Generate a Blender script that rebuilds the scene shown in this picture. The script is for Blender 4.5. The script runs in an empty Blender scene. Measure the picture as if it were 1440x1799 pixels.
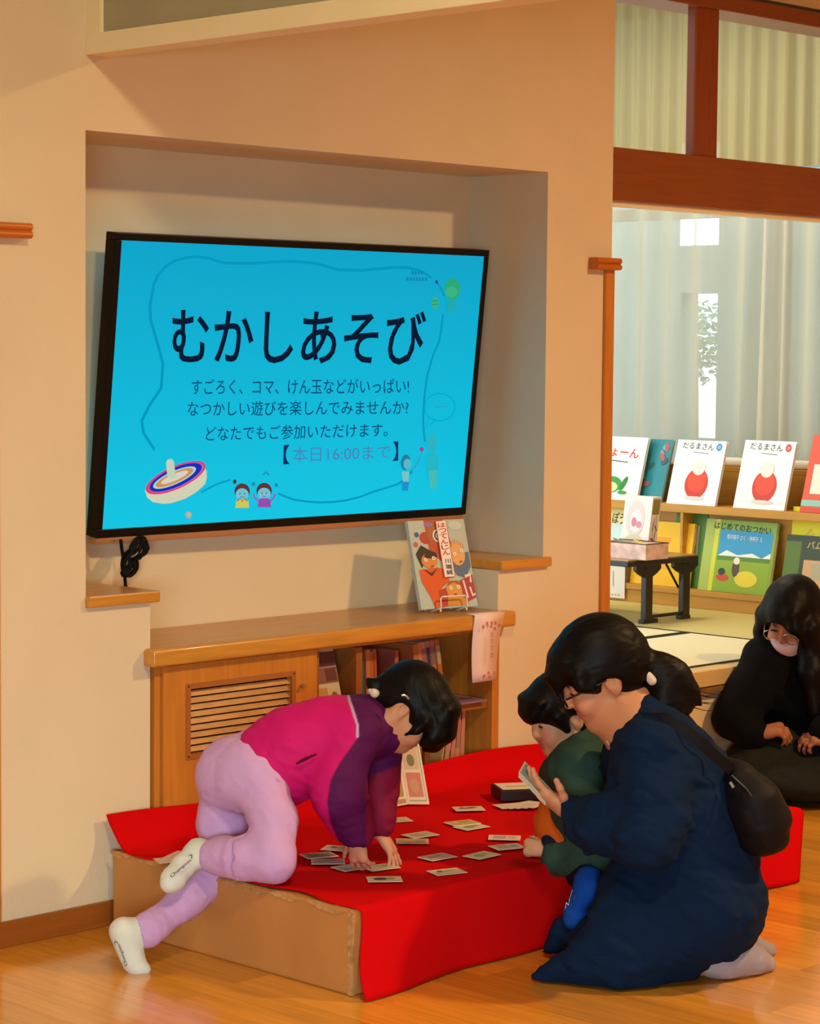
import bpy, bmesh, math, random
import numpy as np
from mathutils import Vector, Matrix

random.seed(7)
SC = bpy.context.scene
COL = SC.collection

# ------------------------------------------------------------------ camera
FPX, CX, CY = 4146.0555, 720.0, 899.5
YAW, PIT, ROL = math.radians(44.3246), math.radians(3.9550), math.radians(0.5275)
CAM = np.array([0.0, 0.0, 1.45])
_f = np.array([math.cos(YAW)*math.cos(PIT), math.sin(YAW)*math.cos(PIT), -math.sin(PIT)])
_r = np.array([math.sin(YAW), -math.cos(YAW), 0.0])
_u = np.cross(_r, _f)
RGT = math.cos(ROL)*_r + math.sin(ROL)*_u
UPV = -math.sin(ROL)*_r + math.cos(ROL)*_u
FWD = _f
cd = bpy.data.cameras.new('camera'); cam = bpy.data.objects.new('camera', cd); COL.objects.link(cam)
m = Matrix.Identity(4)
for i in range(3):
    m[i][0] = RGT[i]; m[i][1] = UPV[i]; m[i][2] = -FWD[i]; m[i][3] = CAM[i]
cam.matrix_world = m
cd.sensor_fit = 'HORIZONTAL'; cd.sensor_width = 36.0; cd.lens = FPX*36.0/1440.0
cd.clip_start = 0.05; cd.clip_end = 200
SC.camera = cam

# ------------------------------------------------------------------ world, lamps, exposure
SC.view_settings.view_transform = 'Standard'; SC.view_settings.look = 'None'
SC.view_settings.gamma = 1.0; SC.view_settings.use_curve_mapping = False
SC.view_settings.exposure = -0.08
w = bpy.data.worlds.new('daylight'); SC.world = w; w.use_nodes = True
w.node_tree.nodes['Background'].inputs[0].default_value = (0.76, 0.91, 1.0, 1)
w.node_tree.nodes['Background'].inputs[1].default_value = 3.4

def lamp(name, loc, target, size, power, color, shape='DISK', size_y=None, spread=180):
    ld = bpy.data.lights.new(name, 'AREA'); ld.shape = shape; ld.size = size
    if size_y: ld.size_y = size_y
    ld.energy = power; ld.color = color; ld.spread = math.radians(spread)
    o = bpy.data.objects.new(name, ld); COL.objects.link(o)
    o.location = loc
    d = Vector(target) - Vector(loc)
    o.rotation_euler = d.to_track_quat('-Z', 'Y').to_euler()
    return o
# warm ceiling downlight right of the beam, whiter one left of it, and an added fill lamp in the big room behind the camera
lamp('ceiling_lamp_warm', (5.96, 1.68, 3.02), (5.8, 2.1, 0), 0.22, 98, (1.0, 0.66, 0.31), spread=158)
lamp('ceiling_lamp_left', (2.45, 1.9, 3.02), (2.7, 3.2, 0), 0.30, 42, (1.0, 0.87, 0.54))
lamp('fill_light_front', (-1.4, -1.2, 1.15), (3.9, 4.6, -0.45), 2.4, 26, (0.78, 0.93, 1.0), 'RECTANGLE', 1.1, spread=50)  # added fill, narrowed and aimed low to whiten the lower walls
lamp('back_room_lamp', (6.9, 5.9, 2.9), (7.0, 5.7, 0), 0.5, 23, (1.0, 0.93, 0.72))

# ------------------------------------------------------------------ helpers
def ray(x, y):
    return RGT*((x-CX)/FPX) - UPV*((y-CY)/FPX) + FWD
def on(x, y, a, v):
    """the point of the plane axis a = v seen at photo pixel x, y"""
    d = ray(x, y); t = (v-CAM[a])/d[a]; return Vector(CAM + t*d)
def dp(x, y, d):
    """the point at camera depth d seen at photo pixel x, y"""
    return Vector(CAM + ray(x, y)*d)
def onp(x, y, P, N):
    d = Vector(ray(x, y)); c = Vector(CAM); t = (P-c).dot(N)/d.dot(N); return c + d*t
def lin(c):
    if isinstance(c, str):
        c = tuple(int(c[i:i+2], 16)/255 for i in (0, 2, 4))
    return tuple((v/12.92 if v <= 0.04045 else ((v+0.055)/1.055)**2.4) for v in c)

_M = {}
def mat(name, color, rough=0.6, spec=0.4, bump=0.0, bscale=60.0, stretch=(1,1,1), vary=0.0, vscale=8.0,
        coat=0.0, metal=0.0, attr=False, emit=0.0, sheen=0.0, coords='Object', rnd=0.0):
    if name in _M: return _M[name]
    mt = bpy.data.materials.new(name); mt.use_nodes = True
    nt = mt.node_tree; N = nt.nodes; L = nt.links; b = N['Principled BSDF']
    c = lin(color)
    b.inputs['Base Color'].default_value = (*c, 1)
    b.inputs['Roughness'].default_value = rough
    b.inputs['Specular IOR Level'].default_value = spec
    b.inputs['Coat Weight'].default_value = coat; b.inputs['Coat Roughness'].default_value = 0.12
    b.inputs['Metallic'].default_value = metal
    b.inputs['Sheen Weight'].default_value = sheen
    src = None
    if attr:
        a = N.new('ShaderNodeAttribute'); a.attribute_name = 'Col'; src = a.outputs['Color']
    tc = N.new('ShaderNodeTexCoord'); mp = N.new('ShaderNodeMapping'); mp.inputs['Scale'].default_value = stretch
    L.new(tc.outputs[coords], mp.inputs['Vector'])
    if rnd > 0:
        oi = N.new('ShaderNodeObjectInfo'); va = N.new('ShaderNodeVectorMath'); va.operation = 'SCALE'
        va.inputs[0].default_value = (13.7, 7.3, 3.1); L.new(oi.outputs['Random'], va.inputs['Scale']); L.new(va.outputs[0], mp.inputs['Location'])
    if vary > 0:
        n = N.new('ShaderNodeTexNoise'); n.inputs['Scale'].default_value = vscale; n.inputs['Detail'].default_value = 5
        L.new(mp.outputs[0], n.inputs['Vector'])
        mr = N.new('ShaderNodeMapRange'); mr.inputs[1].default_value = 0.3; mr.inputs[2].default_value = 0.7
        mr.inputs[3].default_value = 1-vary; mr.inputs[4].default_value = 1+vary
        L.new(n.outputs['Fac'], mr.inputs[0])
        val = mr.outputs[0]
        if rnd > 0:
            m2 = N.new('ShaderNodeMapRange'); m2.inputs[3].default_value = 1-rnd; m2.inputs[4].default_value = 1+rnd
            L.new(oi.outputs['Random'], m2.inputs[0]); mm = N.new('ShaderNodeMath'); mm.operation = 'MULTIPLY'
            L.new(val, mm.inputs[0]); L.new(m2.outputs[0], mm.inputs[1]); val = mm.outputs[0]
        mx = N.new('ShaderNodeVectorMath'); mx.operation = 'SCALE'
        if src: L.new(src, mx.inputs[0])
        else: mx.inputs[0].default_value = c
        L.new(val, mx.inputs['Scale']); src = mx.outputs[0]
    if src: L.new(src, b.inputs['Base Color'])
    if bump > 0:
        n2 = N.new('ShaderNodeTexNoise'); n2.inputs['Scale'].default_value = bscale; n2.inputs['Detail'].default_value = 4
        L.new(mp.outputs[0], n2.inputs['Vector'])
        bp = N.new('ShaderNodeBump'); bp.inputs['Strength'].default_value = bump; bp.inputs['Distance'].default_value = 0.01
        L.new(n2.outputs['Fac'], bp.inputs['Height']); L.new(bp.outputs[0], b.inputs['Normal'])
    if emit > 0:
        if src: L.new(src, b.inputs['Emission Color'])
        else: b.inputs['Emission Color'].default_value = (*c, 1)
        b.inputs['Emission Strength'].default_value = emit
        b.inputs['Base Color'].default_value = (0.002, 0.002, 0.002, 1)
        for l in list(b.inputs['Base Color'].links): L.remove(l)
    _M[name] = mt
    return mt

def link(name, me, material, parent=None):
    o = bpy.data.objects.new(name, me); COL.objects.link(o)
    if material is not None:
        for q in (material if isinstance(material, (list, tuple)) else [material]): me.materials.append(q)
    if parent is not None: o.parent = parent
    return o
def tag(o, label=None, cat=None, group=None, kind=None):
    if label: o['label'] = label
    if cat: o['category'] = cat
    if group: o['group'] = group
    if kind: o['kind'] = kind
    return o
def thing(name, label, cat, loc=(0,0,0), group=None):
    o = bpy.data.objects.new(name, None); COL.objects.link(o); o.location = loc; o.empty_display_size = 0.05
    return tag(o, label, cat, group)
def keep(o, parent):
    """parent o without moving it (o was built in world coordinates)"""
    o.parent = parent; o.location = o.location - parent.location
    return o
def kids(parent, *objs):
    for o in objs: keep(o, parent)

class MB:
    def __init__(s): s.v = []; s.f = []; s.mi = []; s.m = 0
    def add(s, vs, fs):
        n = len(s.v); s.v += [tuple(v) for v in vs]; s.f += [tuple(i+n for i in f) for f in fs]; s.mi += [s.m]*len(fs)
        return s
    def box(s, a, b, M=None):
        (x0,y0,z0),(x1,y1,z1) = a, b
        vs = [Vector(p) for p in ((x0,y0,z0),(x1,y0,z0),(x1,y1,z0),(x0,y1,z0),(x0,y0,z1),(x1,y0,z1),(x1,y1,z1),(x0,y1,z1))]
        if M is not None: vs = [M @ v for v in vs]
        return s.add(vs, [(0,3,2,1),(4,5,6,7),(0,1,5,4),(1,2,6,5),(2,3,7,6),(3,0,4,7)])
    def prism(s, pts, d):
        """polygon pts (3D) extruded by vector d"""
        n = len(pts); d = Vector(d); P = [Vector(p) for p in pts]
        return s.add(P+[p+d for p in P], [tuple(range(n-1,-1,-1)), tuple(range(n,2*n))]+[(i,(i+1)%n,(i+1)%n+n,i+n) for i in range(n)])
    def tube(s, pts, r, n=8, closed=False):
        P = [Vector(p) for p in pts]; rings = []; m = len(P)
        nrm = None
        for i, p in enumerate(P):
            if closed: t = (P[(i+1) % m]-P[i-1])
            else: t = (P[min(i+1, m-1)]-P[max(i-1, 0)])
            t.normalize()
            if nrm is None: nrm = t.orthogonal().normalized()
            else: nrm = (nrm - t*nrm.dot(t)).normalized()
            b = t.cross(nrm); rr = r[i] if isinstance(r, (list, tuple)) else r
            rings.append([p + (nrm*math.cos(2*math.pi*k/n)+b*math.sin(2*math.pi*k/n))*rr for k in range(n)])
        vs = [v for q in rings for v in q]; fs = []
        for i in range(m if closed else m-1):
            for k in range(n):
                a = i*n+k; b2 = i*n+(k+1) % n; j = (i+1) % m
                fs.append((a, b2, j*n+(k+1) % n, j*n+k))
        if not closed: fs += [tuple(range(n-1,-1,-1)), tuple(range((m-1)*n, m*n))]
        return s.add(vs, fs)
    def build(s, name, material, parent=None, bevel=0.0, smooth=False, seg=2):
        me = bpy.data.meshes.new(name); me.from_pydata(s.v, [], s.f); me.update()
        if isinstance(material, (list, tuple)): me.polygons.foreach_set('material_index', s.mi)
        bm = bmesh.new(); bm.from_mesh(me); bmesh.ops.recalc_face_normals(bm, faces=bm.faces); 
        if bevel > 0:
            es = [e for e in bm.edges if len(e.link_faces) == 2 and e.calc_face_angle(0) > 0.5]
            bmesh.ops.bevel(bm, geom=es, offset=bevel, segments=seg, profile=0.5, affect='EDGES')
        bm.to_mesh(me); bm.free()
        if smooth:
            me.shade_smooth()
            if not smooth == 'full': me.set_sharp_from_angle(angle=math.radians(40))
        return link(name, me, material, parent)

# ---- flat print: coloured flat pieces lying on a surface (lettering, pictures on covers and on the screen)
def ell(cx, cy, a, b, rot=0, n=20, a0=0, a1=2*math.pi):
    c, s_ = math.cos(rot), math.sin(rot); out = []
    for k in range(n):
        t = a0+(a1-a0)*k/(n if a1-a0 > 6.2 else n-1); x, y = a*math.cos(t), b*math.sin(t)
        out.append((cx+x*c-y*s_, cy+x*s_+y*c))
    return out
def stroke(pts, w):
    """a polyline as a list of quads of width w"""
    out = []
    P = [Vector((p[0], p[1])) for p in pts]
    L_, R_ = [], []
    for i, p in enumerate(P):
        t = (P[min(i+1, len(P)-1)]-P[max(i-1, 0)]); t.normalize(); nn = Vector((-t.y, t.x))*w/2
        L_.append(p+nn); R_.append(p-nn)
    for i in range(len(P)-1): out.append([tuple(L_[i]), tuple(L_[i+1]), tuple(R_[i+1]), tuple(R_[i])])
    return out
def glyphs(txt, bold=0.0):
    cu = bpy.data.curves.new('lettering', 'FONT'); cu.body = txt; cu.resolution_u = 3; cu.offset = bold
    o = bpy.data.objects.new('lettering', cu); COL.objects.link(o)
    me = bpy.data.meshes.new_from_object(o)
    V = np.array([v.co[:2] for v in me.vertices]); F = [tuple(p.vertices) for p in me.polygons]
    bpy.data.objects.remove(o); bpy.data.curves.remove(cu); bpy.data.meshes.remove(me)
    V -= V.min(0); V /= V.max(0)
    return V, F
class Print:
    """O origin, U and V unit vectors (metres), N normal; conv turns the drawing's coordinates into u, v metres"""
    def __init__(s, O, U, V, N, conv=lambda x, y: (x, y), lift=0.0006):
        s.O, s.U, s.V, s.N, s.conv, s.k, s.lift = Vector(O), Vector(U), Vector(V), Vector(N), conv, 0, lift
        s.v = []; s.f = []; s.c = []
    def pt(s, x, y):
        u, v = s.conv(x, y); return s.O + s.U*u + s.V*v + s.N*(s.lift*(1+s.k))
    def poly(s, pts, color, up=True):
        if up: s.k += 0.25
        n = len(s.v); s.v += [s.pt(*p) for p in pts]; s.f.append(tuple(range(n, n+len(pts)))); s.c.append(lin(color)); return s
    def rect(s, x0, y0, x1, y1, color): return s.poly([(x0,y0),(x1,y0),(x1,y1),(x0,y1)], color)
    def line(s, pts, w_, color):
        s.k += 0.25
        for q in stroke(pts, w_): s.poly(q, color, False)
        return s
    def text(s, txt, quad, color, bold=0.0, vertical=False):
        """quad: bottom left, bottom right, top right, top left in drawing coordinates"""
        s.k += 0.25
        if vertical:
            nch = len(txt); (a, b, c, d) = quad
            for i, ch in enumerate(txt):
                t1 = 1-i/nch; t0 = 1-(i+0.86)/nch
                l = lambda p, q, t: (p[0]+(q[0]-p[0])*t, p[1]+(q[1]-p[1])*t)
                s.text(ch, (l(a,d,t0), l(b,c,t0), l(b,c,t1), l(a,d,t1)), color, bold)
            return s
        V, F = glyphs(txt, bold); n = len(s.v)
        a, b, c, d = [np.array(q, float) for q in quad]
        for x, y in V:
            p = a*(1-x)*(1-y)+b*x*(1-y)+c*x*y+d*(1-x)*y
            s.v.append(s.pt(p[0], p[1]))
        for f_ in F: s.f.append(tuple(i+n for i in f_)); s.c.append(lin(color))
        return s
    def build(s, name, material, parent=None):
        me = bpy.data.meshes.new(name); me.from_pydata([tuple(v) for v in s.v], [], s.f); me.update()
        # face the reader
        for p in me.polygons:
            if p.normal.dot(s.N) < 0: p.flip()
        at = me.color_attributes.new('Col', 'FLOAT_COLOR', 'CORNER')
        buf = np.ones((len(me.loops), 4), np.float32)
        for p in me.polygons: buf[p.loop_start:p.loop_start+p.loop_total, :3] = s.c[p.index]
        at.data.foreach_set('color', buf.ravel())
        return link(name, me, material, parent)

# ------------------------------------------------------------------ materials
PLASTER = mat('plaster', 'E0CDA9', 0.85, 0.2, bump=0.15, bscale=120, vary=0.03, vscale=3)
CREAM = mat('cream_trim', 'F4E6BC', 0.6, 0.3, vary=0.02)
PANELG = mat('grey_panel', 'A8A284', 0.7, 0.3, vary=0.04)
OAK = mat('honey_wood', 'CB8A34', 0.35, 0.45, bump=0.05, bscale=30, stretch=(1.2,14,14), vary=0.14, vscale=5, coat=0.25)
OAKV = mat('honey_wood_upright', 'C67C2C', 0.42, 0.4, bump=0.05, bscale=30, stretch=(14,14,1.2), vary=0.10, vscale=5, coat=0.15)
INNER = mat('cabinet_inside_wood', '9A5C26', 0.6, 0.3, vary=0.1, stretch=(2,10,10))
REDWOOD = mat('red_brown_wood', '8A4618', 0.4, 0.45, bump=0.04, bscale=30, stretch=(1.2,14,14), vary=0.14, vscale=5, coat=0.2)
REDWOODV = mat('red_brown_wood_upright', '883E14', 0.4, 0.45, bump=0.04, bscale=30, stretch=(14,14,1.0), vary=0.14, vscale=5, coat=0.2)
FLOORW = mat('floor_plank_wood', 'DA9632', 0.14, 0.5, bump=0.035, bscale=14, stretch=(16,1.0,16), vary=0.13, vscale=4, coat=0.35, rnd=0.16)
TATAMI = mat('tatami_straw', 'E6DDB4', 0.75, 0.25, bump=0.25, bscale=40, stretch=(40,2,2), vary=0.05, vscale=30, coords='Object')
TATAMI2 = mat('tatami_straw_far', 'D0C07C', 0.75, 0.25, bump=0.25, bscale=40, stretch=(2,40,2), vary=0.06, vscale=30)  # olive base colour puts in how the far mat's weave reflects light
TBORD = mat('tatami_cloth_border', '2A2616', 0.8, 0.2)
LIGHTW = mat('pale_wood', 'EBCFA0', 0.5, 0.35, vary=0.06, stretch=(1,8,8))
SHELFW = mat('bookshelf_wood', 'C08A34', 0.45, 0.4, vary=0.1, stretch=(8,1,8), vscale=5)
BOARD = mat('brown_hardboard', 'C08244', 0.55, 0.35, bump=0.1, bscale=200, vary=0.08, vscale=6)
TORN = mat('torn_paper_edge', 'B98A54', 0.8, 0.2, vary=0.3, vscale=60)
RED = mat('red_felt', 'CB080C', 0.95, 0.05, bump=0.12, bscale=180, vary=0.04, vscale=4)
BLACKP = mat('black_plastic', '060608', 0.4, 0.25)
BLACKW = mat('black_lacquer_wood', '1A1412', 0.35, 0.5)
CHROME = mat('metal_grey', 'B8B4B0', 0.3, 0.5, metal=0.9)
WHITEM = mat('white_enamel_wire', 'EDE6E0', 0.35, 0.5)
PAPER = mat('paper', 'E8E0D4', 0.7, 0.3)
PINKP = mat('pink_paper', 'F0D2C4', 0.75, 0.25, vary=0.02, vscale=20)
INK = mat('printed_ink', 'FFFFFF', 0.45, 0.35, attr=True)
def cover_mat(c): return mat('cover_'+c.lower(), c, 0.4, 0.4, vary=0.05, vscale=20)
# ================================================================== the setting
YW, YB = 4.62, 4.938
wb = MB()
wb.box((-1.2,YW,0),(3.588,5.25,3.1)).box((3.588,YW,1.974),(5.30,5.25,3.1)).box((5.30,YW,0),(5.60,5.25,3.1))
wb.box((3.588,YB,0),(5.30,5.25,1.974)).box((3.588,YW,0),(3.793,YB,0.805)).box((5.102,YW,0),(5.30,YB,0.805))
tag(wb.build('wall_back', PLASTER), kind='structure')
ce = MB().box((-3,-4,3.1),(9.5,4.9,3.2)).box((5.6,4.9,3.1),(8.22,8.3,3.2)).build('ceiling', PLASTER); tag(ce, kind='structure')
for nm_, a_, b_ in (('wall_left', (-3.1,-4,0), (-3,5.25,3.1)), ('wall_front', (-3,-4.1,0), (9.5,-4,3.1)), ('wall_right', (9.2,-4,0), (9.3,4.9,3.1)), ('wall_left_end', (-3,YW,0), (-1.2,YW+0.1,3.1))):
    tag(MB().box(a_, b_).build(nm_, PLASTER), kind='structure')
# wall above the opening, over the top rail
hw = MB().box((5.60,YW+0.1,2.62),(9.2,YW+0.22,3.1)).build('wall_over_opening', PLASTER); tag(hw, kind='structure')
# floor slab with planks
fl = MB().box((-3,-4,-0.06),(9.5,YW+0.45,-0.006)).build('floor', FLOORW); tag(fl, kind='structure')
pw, plen = 0.115, 0.91
pme = bpy.data.meshes.new('plank')
bmx = bmesh.new(); bmesh.ops.create_cube(bmx, size=1)
for v in bmx.verts: v.co.x *= pw-0.0007; v.co.y *= plen-0.0007; v.co.z = v.co.z*0.006
bmx.to_mesh(pme); bmx.free(); pme.materials.append(FLOORW)
npk = 0
for i in range(int((8.2-2.6)/pw)):
    x = 2.6+(i+0.5)*pw; off = random.random()*plen
    for j in range(-1, 5):
        y = 2.2-off+(j+0.5)*plen
        if y-plen/2 > YW-0.005 or y+plen/2 < 2.5: continue
        # keep to what the frame sees: a band across the picture
        c = Vector((x, y, 0))-Vector(CAM); dd = c.dot(Vector(FWD)); px = CX+FPX*c.dot(Vector(RGT))/dd; py = CY-FPX*c.dot(Vector(UPV))/dd
        if px < -500 or px > 2400 or py > 2900: continue
        o = bpy.data.objects.new('plank', pme); COL.objects.link(o); o.location = (x, y, -0.003); o.parent = fl; npk += 1
        if y+plen/2 > YW: # cut at the wall
            y1 = YW; y0 = y-plen/2; o.scale.y = (y1-y0)/plen; o.location.y = (y0+y1)/2
print('planks', npk)
# baseboard
bb = MB().box((-1.2,YW-0.013,0.0),(3.69,YW,0.062)).build('baseboard_back', mat('baseboard_wood','9A5418',0.4,0.45,vary=0.1,stretch=(1,10,10)), bevel=0.002)
tag(bb, kind='structure')
# beam and panel partition running towards the viewer's side
pt = MB().box((3.588,1.6,2.155),(3.66,YW,2.205)).build('trim_beam', CREAM, bevel=0.002); tag(pt, kind='structure')
pf = MB().box((3.600,1.6,2.205),(3.63,YW-0.055,3.1)).build('wall_partition_panel', PANELG); tag(pf, kind='structure')
pf2 = MB().box((3.590,YW-0.055,2.205),(3.65,YW,3.1)).build('trim_partition_post', CREAM); tag(pf2, kind='structure')
st = MB().box((3.590,2.86,2.205),(3.6,2.90,3.1)).build('trim_partition_batten', PANELG); tag(st, kind='structure')
# niche ledges
l1 = MB().box((3.586,YW-0.018,0.805),(3.812,YB,0.834)).build('trim_1', OAK, bevel=0.004); tag(l1, 'honey wood ledge cap at the niche\'s left foot', kind='structure')
l2 = MB().box((5.098,YW-0.018,0.806),(5.322,YB,0.834)).build('trim_2', OAK, bevel=0.004); tag(l2, 'honey wood ledge cap at the niche\'s right foot', kind='structure')
# wooden corner strip and the two grooved end caps of the wall rails
cs = MB().box((5.562,YW-0.012,0.0),(5.604,YW+0.012,1.70)).build('trim_3', OAKV, bevel=0.004); tag(cs, kind='structure')
cs2 = MB().box((3.31,YW-0.012,0.062),(3.325,YW,1.70)).build('trim_4', OAKV, bevel=0.003); tag(cs2, kind='structure')
def railcap(x0, x1, z, n):
    mb = MB()
    prof = []
    R_ = 0.009
    for c, a0, a1 in ((z+0.0092, 90, -80), (z-0.0092, 80, -90)):
        for k in range(7):
            a = math.radians(a0+(a1-a0)*k/6); prof.append((R_*math.cos(a), c+R_*math.sin(a)))
    pts = [(x0, YW, z+0.0182)]+[(x0, YW-0.03-p[0], p[1]) for p in prof]+[(x0, YW, z-0.0182)]
    mb.prism(pts, (x1-x0, 0, 0))
    o = mb.build('trim_%d' % n, mat('orange_wood','C2691E',0.35,0.45,vary=0.1,stretch=(1,8,8),coat=0.2), smooth=True)
    return tag(o, kind='structure')
railcap(5.492, 5.604, 1.712, 5); railcap(2.9, 3.402, 1.721, 6)
# timber frame of the opening to the back room
YH = 4.70
hd = MB().box((5.60,YH,1.915),(9.2,YH+0.16,2.08)).build('trim_header', REDWOOD, bevel=0.004); tag(hd, kind='structure')
hl = MB().box((5.60,YH+0.02,1.900),(9.2,YH+0.05,1.9145)).build('trim_header_lip', CREAM); tag(hl, kind='structure')
hl2 = MB().box((5.60,YH+0.06,1.903),(9.2,YH+0.09,1.9145)).build('trim_header_track', BLACKW); tag(hl2, kind='structure')
po = MB().box((6.115,YH+0.01,2.08),(6.238,YH+0.045,2.60)).build('trim_post', REDWOODV, bevel=0.003); tag(po, kind='structure')
tr = MB().box((5.60,YH,2.555),(9.2,YH+0.15,2.605)).build('trim_top_rail', REDWOOD, bevel=0.003); tag(tr, kind='structure')

# tatami platform of the back room
ZT = 0.42
tp = MB().box((5.62,YW+0.02,0.0),(8.1,8.1,ZT-0.045)).build('floor_platform', LIGHTW); tag(tp, kind='structure')
no = MB().box((5.61,YW-0.005,0.365),(9.2,YW+0.06,ZT-0.002)).build('platform_edge_board', mat('edge_board','DDB878',0.45,0.4,vary=0.06,stretch=(1,8,8)), tp, bevel=0.003)
no2 = MB().box((5.61,YW-0.012,0.345),(9.2,YW+0.02,0.362)).build('platform_edge_moulding', mat('edge_dark','8A6430',0.45,0.4), tp, bevel=0.003)
def mat_t(x0, x1, y0, y1, m_, along):
    o = MB().box((x0+.002,y0+.002,ZT-0.045),(x1-.002,y1-.002,ZT)).build('tatami_mat', m_, tp, bevel=0.004)
    b = MB()
    if along == 'x': b.box((x0+.003,y0+.003,ZT-0.03),(x1-.003,y0+.022,ZT+0.0012)).box((x0+.003,y1-.022,ZT-0.03),(x1-.003,y1-.003,ZT+0.0012))
    else: b.box((x0+.003,y0+.003,ZT-0.03),(x0+.012,y1-.003,ZT+0.0012)).box((x1-.012,y0+.003,ZT-0.03),(x1-.003,y1-.003,ZT+0.0012))
    keep(b.build('mat_border', TBORD), o)
mat_t(5.60, 6.88, 4.685, 5.29, TATAMI, 'x'); mat_t(5.60, 6.88, 5.29, 6.6, TATAMI, 'x'); mat_t(6.88, 8.2, 4.685, 8.1, TATAMI2, 'y')
# back room shell
wl = MB().box((5.60,8.1,0),(9.2,8.2,3.1)).build('wall_back_room', PLASTER); tag(wl, kind='structure')
XC = 8.0
sill = MB().box((XC+0.10,4.8,0.42),(XC+0.22,8.1,0.92)).build('wall_under_window', PLASTER); tag(sill, kind='structure')
lint = MB().box((XC+0.10,4.8,2.95),(XC+0.22,8.1,3.1)).build('wall_over_window', PLASTER); tag(lint, kind='structure')
wr = MB().box((XC+0.10,4.78,0),(9.2,4.86,3.1)).build('wall_room_end', PLASTER); tag(wr, kind='structure')
# window frame and panes behind the curtains
GL = bpy.data.materials.new('window_glass'); GL.use_nodes = True
g = GL.node_tree.nodes['Principled BSDF']; g.inputs['Transmission Weight'].default_value = 1; g.inputs['Roughness'].default_value = 0.0; g.inputs['IOR'].default_value = 1.0
g.inputs['Base Color'].default_value = (0.9, 0.97, 0.98, 1)
wf = MB()
FRM = mat('window_frame_metal', '9A958A', 0.5, 0.4)
ys = [4.87, 5.8, 7.0, 8.1]
for y in ys: wf.box((XC+0.13,y-0.025,0.92),(XC+0.18,y+0.025,2.95))
for z in (0.92, 2.02, 2.90): wf.box((XC+0.13,4.87,z),(XC+0.18,8.1,z+0.05))
win = wf.build('window_1', FRM, bevel=0.003); tag(win, kind='structure')
for a, b in zip(ys, ys[1:]):
    for z0, z1 in ((0.97, 2.02), (2.07, 2.90)):
        MB().box((XC+0.153,a+0.025,z0),(XC+0.157,b-0.025,z1)).build('pane', GL, win)
# what shows through the curtains: a pale wall outside with gaps to the sky
OUT = mat('outside_wall_paint', '98A29C', 0.9, 0.2, vary=0.05)
def outq(x, y): return on(x, y, 0, 10.0)
A = outq(1165, 365); B = outq(1262, 430); C_ = outq(1196, 515); D_ = outq(1256, 772)
ow = MB(); X0, X1 = 10.0, 10.15
zt = A.z+0.35; zb0 = B.z; zt2 = C_.z; zb = D_.z
yl, yr = A.y, B.y
yl2, yr2 = C_.y, D_.y
ow.box((X0,3.2,0),(X1,yr,4)).box((X0,yl,0),(X1,10.5,4)).box((X0,yr,zt),(X1,yl,4)).box((X0,yr,zt2),(X1,yl,zb0)).box((X0,yr,0),(X1,yl,zb))
ow.box((X0,yl2,zb),(X1,yl,zt2))
owo = ow.build('outside_wall', OUT); tag(owo, kind='structure')
og = MB().box((8.3,2,-0.06),(14,11,-0.01)).build('ground_outside', mat('ground_paving','8A8880',0.9,0.2)); tag(og, kind='structure')
# bush outside behind the gap
def leafball(name, c, R, n, material, lsz=0.03):
    mb = MB(); rr = random.Random(3)
    for _ in range(n):
        d = Vector((rr.gauss(0,1), rr.gauss(0,1), rr.gauss(0,1))).normalized()*R*rr.random()**0.4
        p = Vector(c)+Vector((d.x, d.y, d.z*1.25)); a = Vector((rr.gauss(0,1), rr.gauss(0,1), rr.gauss(0,1))).normalized()*lsz; b = a.orthogonal().normalized()*lsz*0.45
        mb.add([p-a, p+b, p+a, p-b], [(0,1,2,3)])
    return mb.build(name, material)
bc = on(1225, 640, 0, 10.6)
tree = thing('outdoor_tree', 'small leafy tree outside, seen through the gap in the curtain', 'tree', (bc.x, bc.y, 0))
kids(tree, leafball('foliage', bc+Vector((0,0,0.12)), 0.2, 700, mat('outdoor_leaf','9FB8A8',0.7,0.2)),
     MB().tube([(bc.x,bc.y,-0.02),(bc.x+.01,bc.y,0.5),(bc.x,bc.y+.01,bc.z)], [0.025,0.02,0.012]).build('trunk', mat('outdoor_bark','8A8478',0.9,0.2), smooth=True))

# curtains
def curtain_mat(name, col, trans, a0, a1):
    mt = bpy.data.materials.new(name); mt.use_nodes = True; nt = mt.node_tree; N = nt.nodes; L = nt.links
    for n in list(N): N.remove(n)
    out = N.new('ShaderNodeOutputMaterial'); d = N.new('ShaderNodeBsdfDiffuse'); t = N.new('ShaderNodeBsdfTranslucent'); tp_ = N.new('ShaderNodeBsdfTransparent')
    d.inputs[0].default_value = (*lin(col), 1); t.inputs[0].default_value = (*lin(col), 1)
    m1 = N.new('ShaderNodeMixShader'); m1.inputs[0].default_value = trans; m2 = N.new('ShaderNodeMixShader'); 
    lw = N.new('ShaderNodeLayerWeight'); lw.inputs['Blend'].default_value = 0.5; mr = N.new('ShaderNodeMapRange')
    mr.inputs[1].default_value = 0.05; mr.inputs[2].default_value = 0.6; mr.inputs[3].default_value = a1; mr.inputs[4].default_value = a0*0.3; L.new(lw.outputs['Facing'], mr.inputs[0]); L.new(mr.outputs[0], m2.inputs[0])   # thin cloth seen edge-on hides more
    L.new(d.outputs[0], m1.inputs[1]); L.new(t.outputs[0], m1.inputs[2]); L.new(m1.outputs[0], m2.inputs[1]); L.new(tp_.outputs[0], m2.inputs[2]); L.new(m2.outputs[0], out.inputs[0])
    return mt
SHEER = curtain_mat('sheer_curtain_cloth', 'ECE2CC', 0.6, 0.30, 0.44)
PLEAT = curtain_mat('pleated_curtain_cloth', 'B8A87C', 0.35, 0.02, 0.04)
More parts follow.
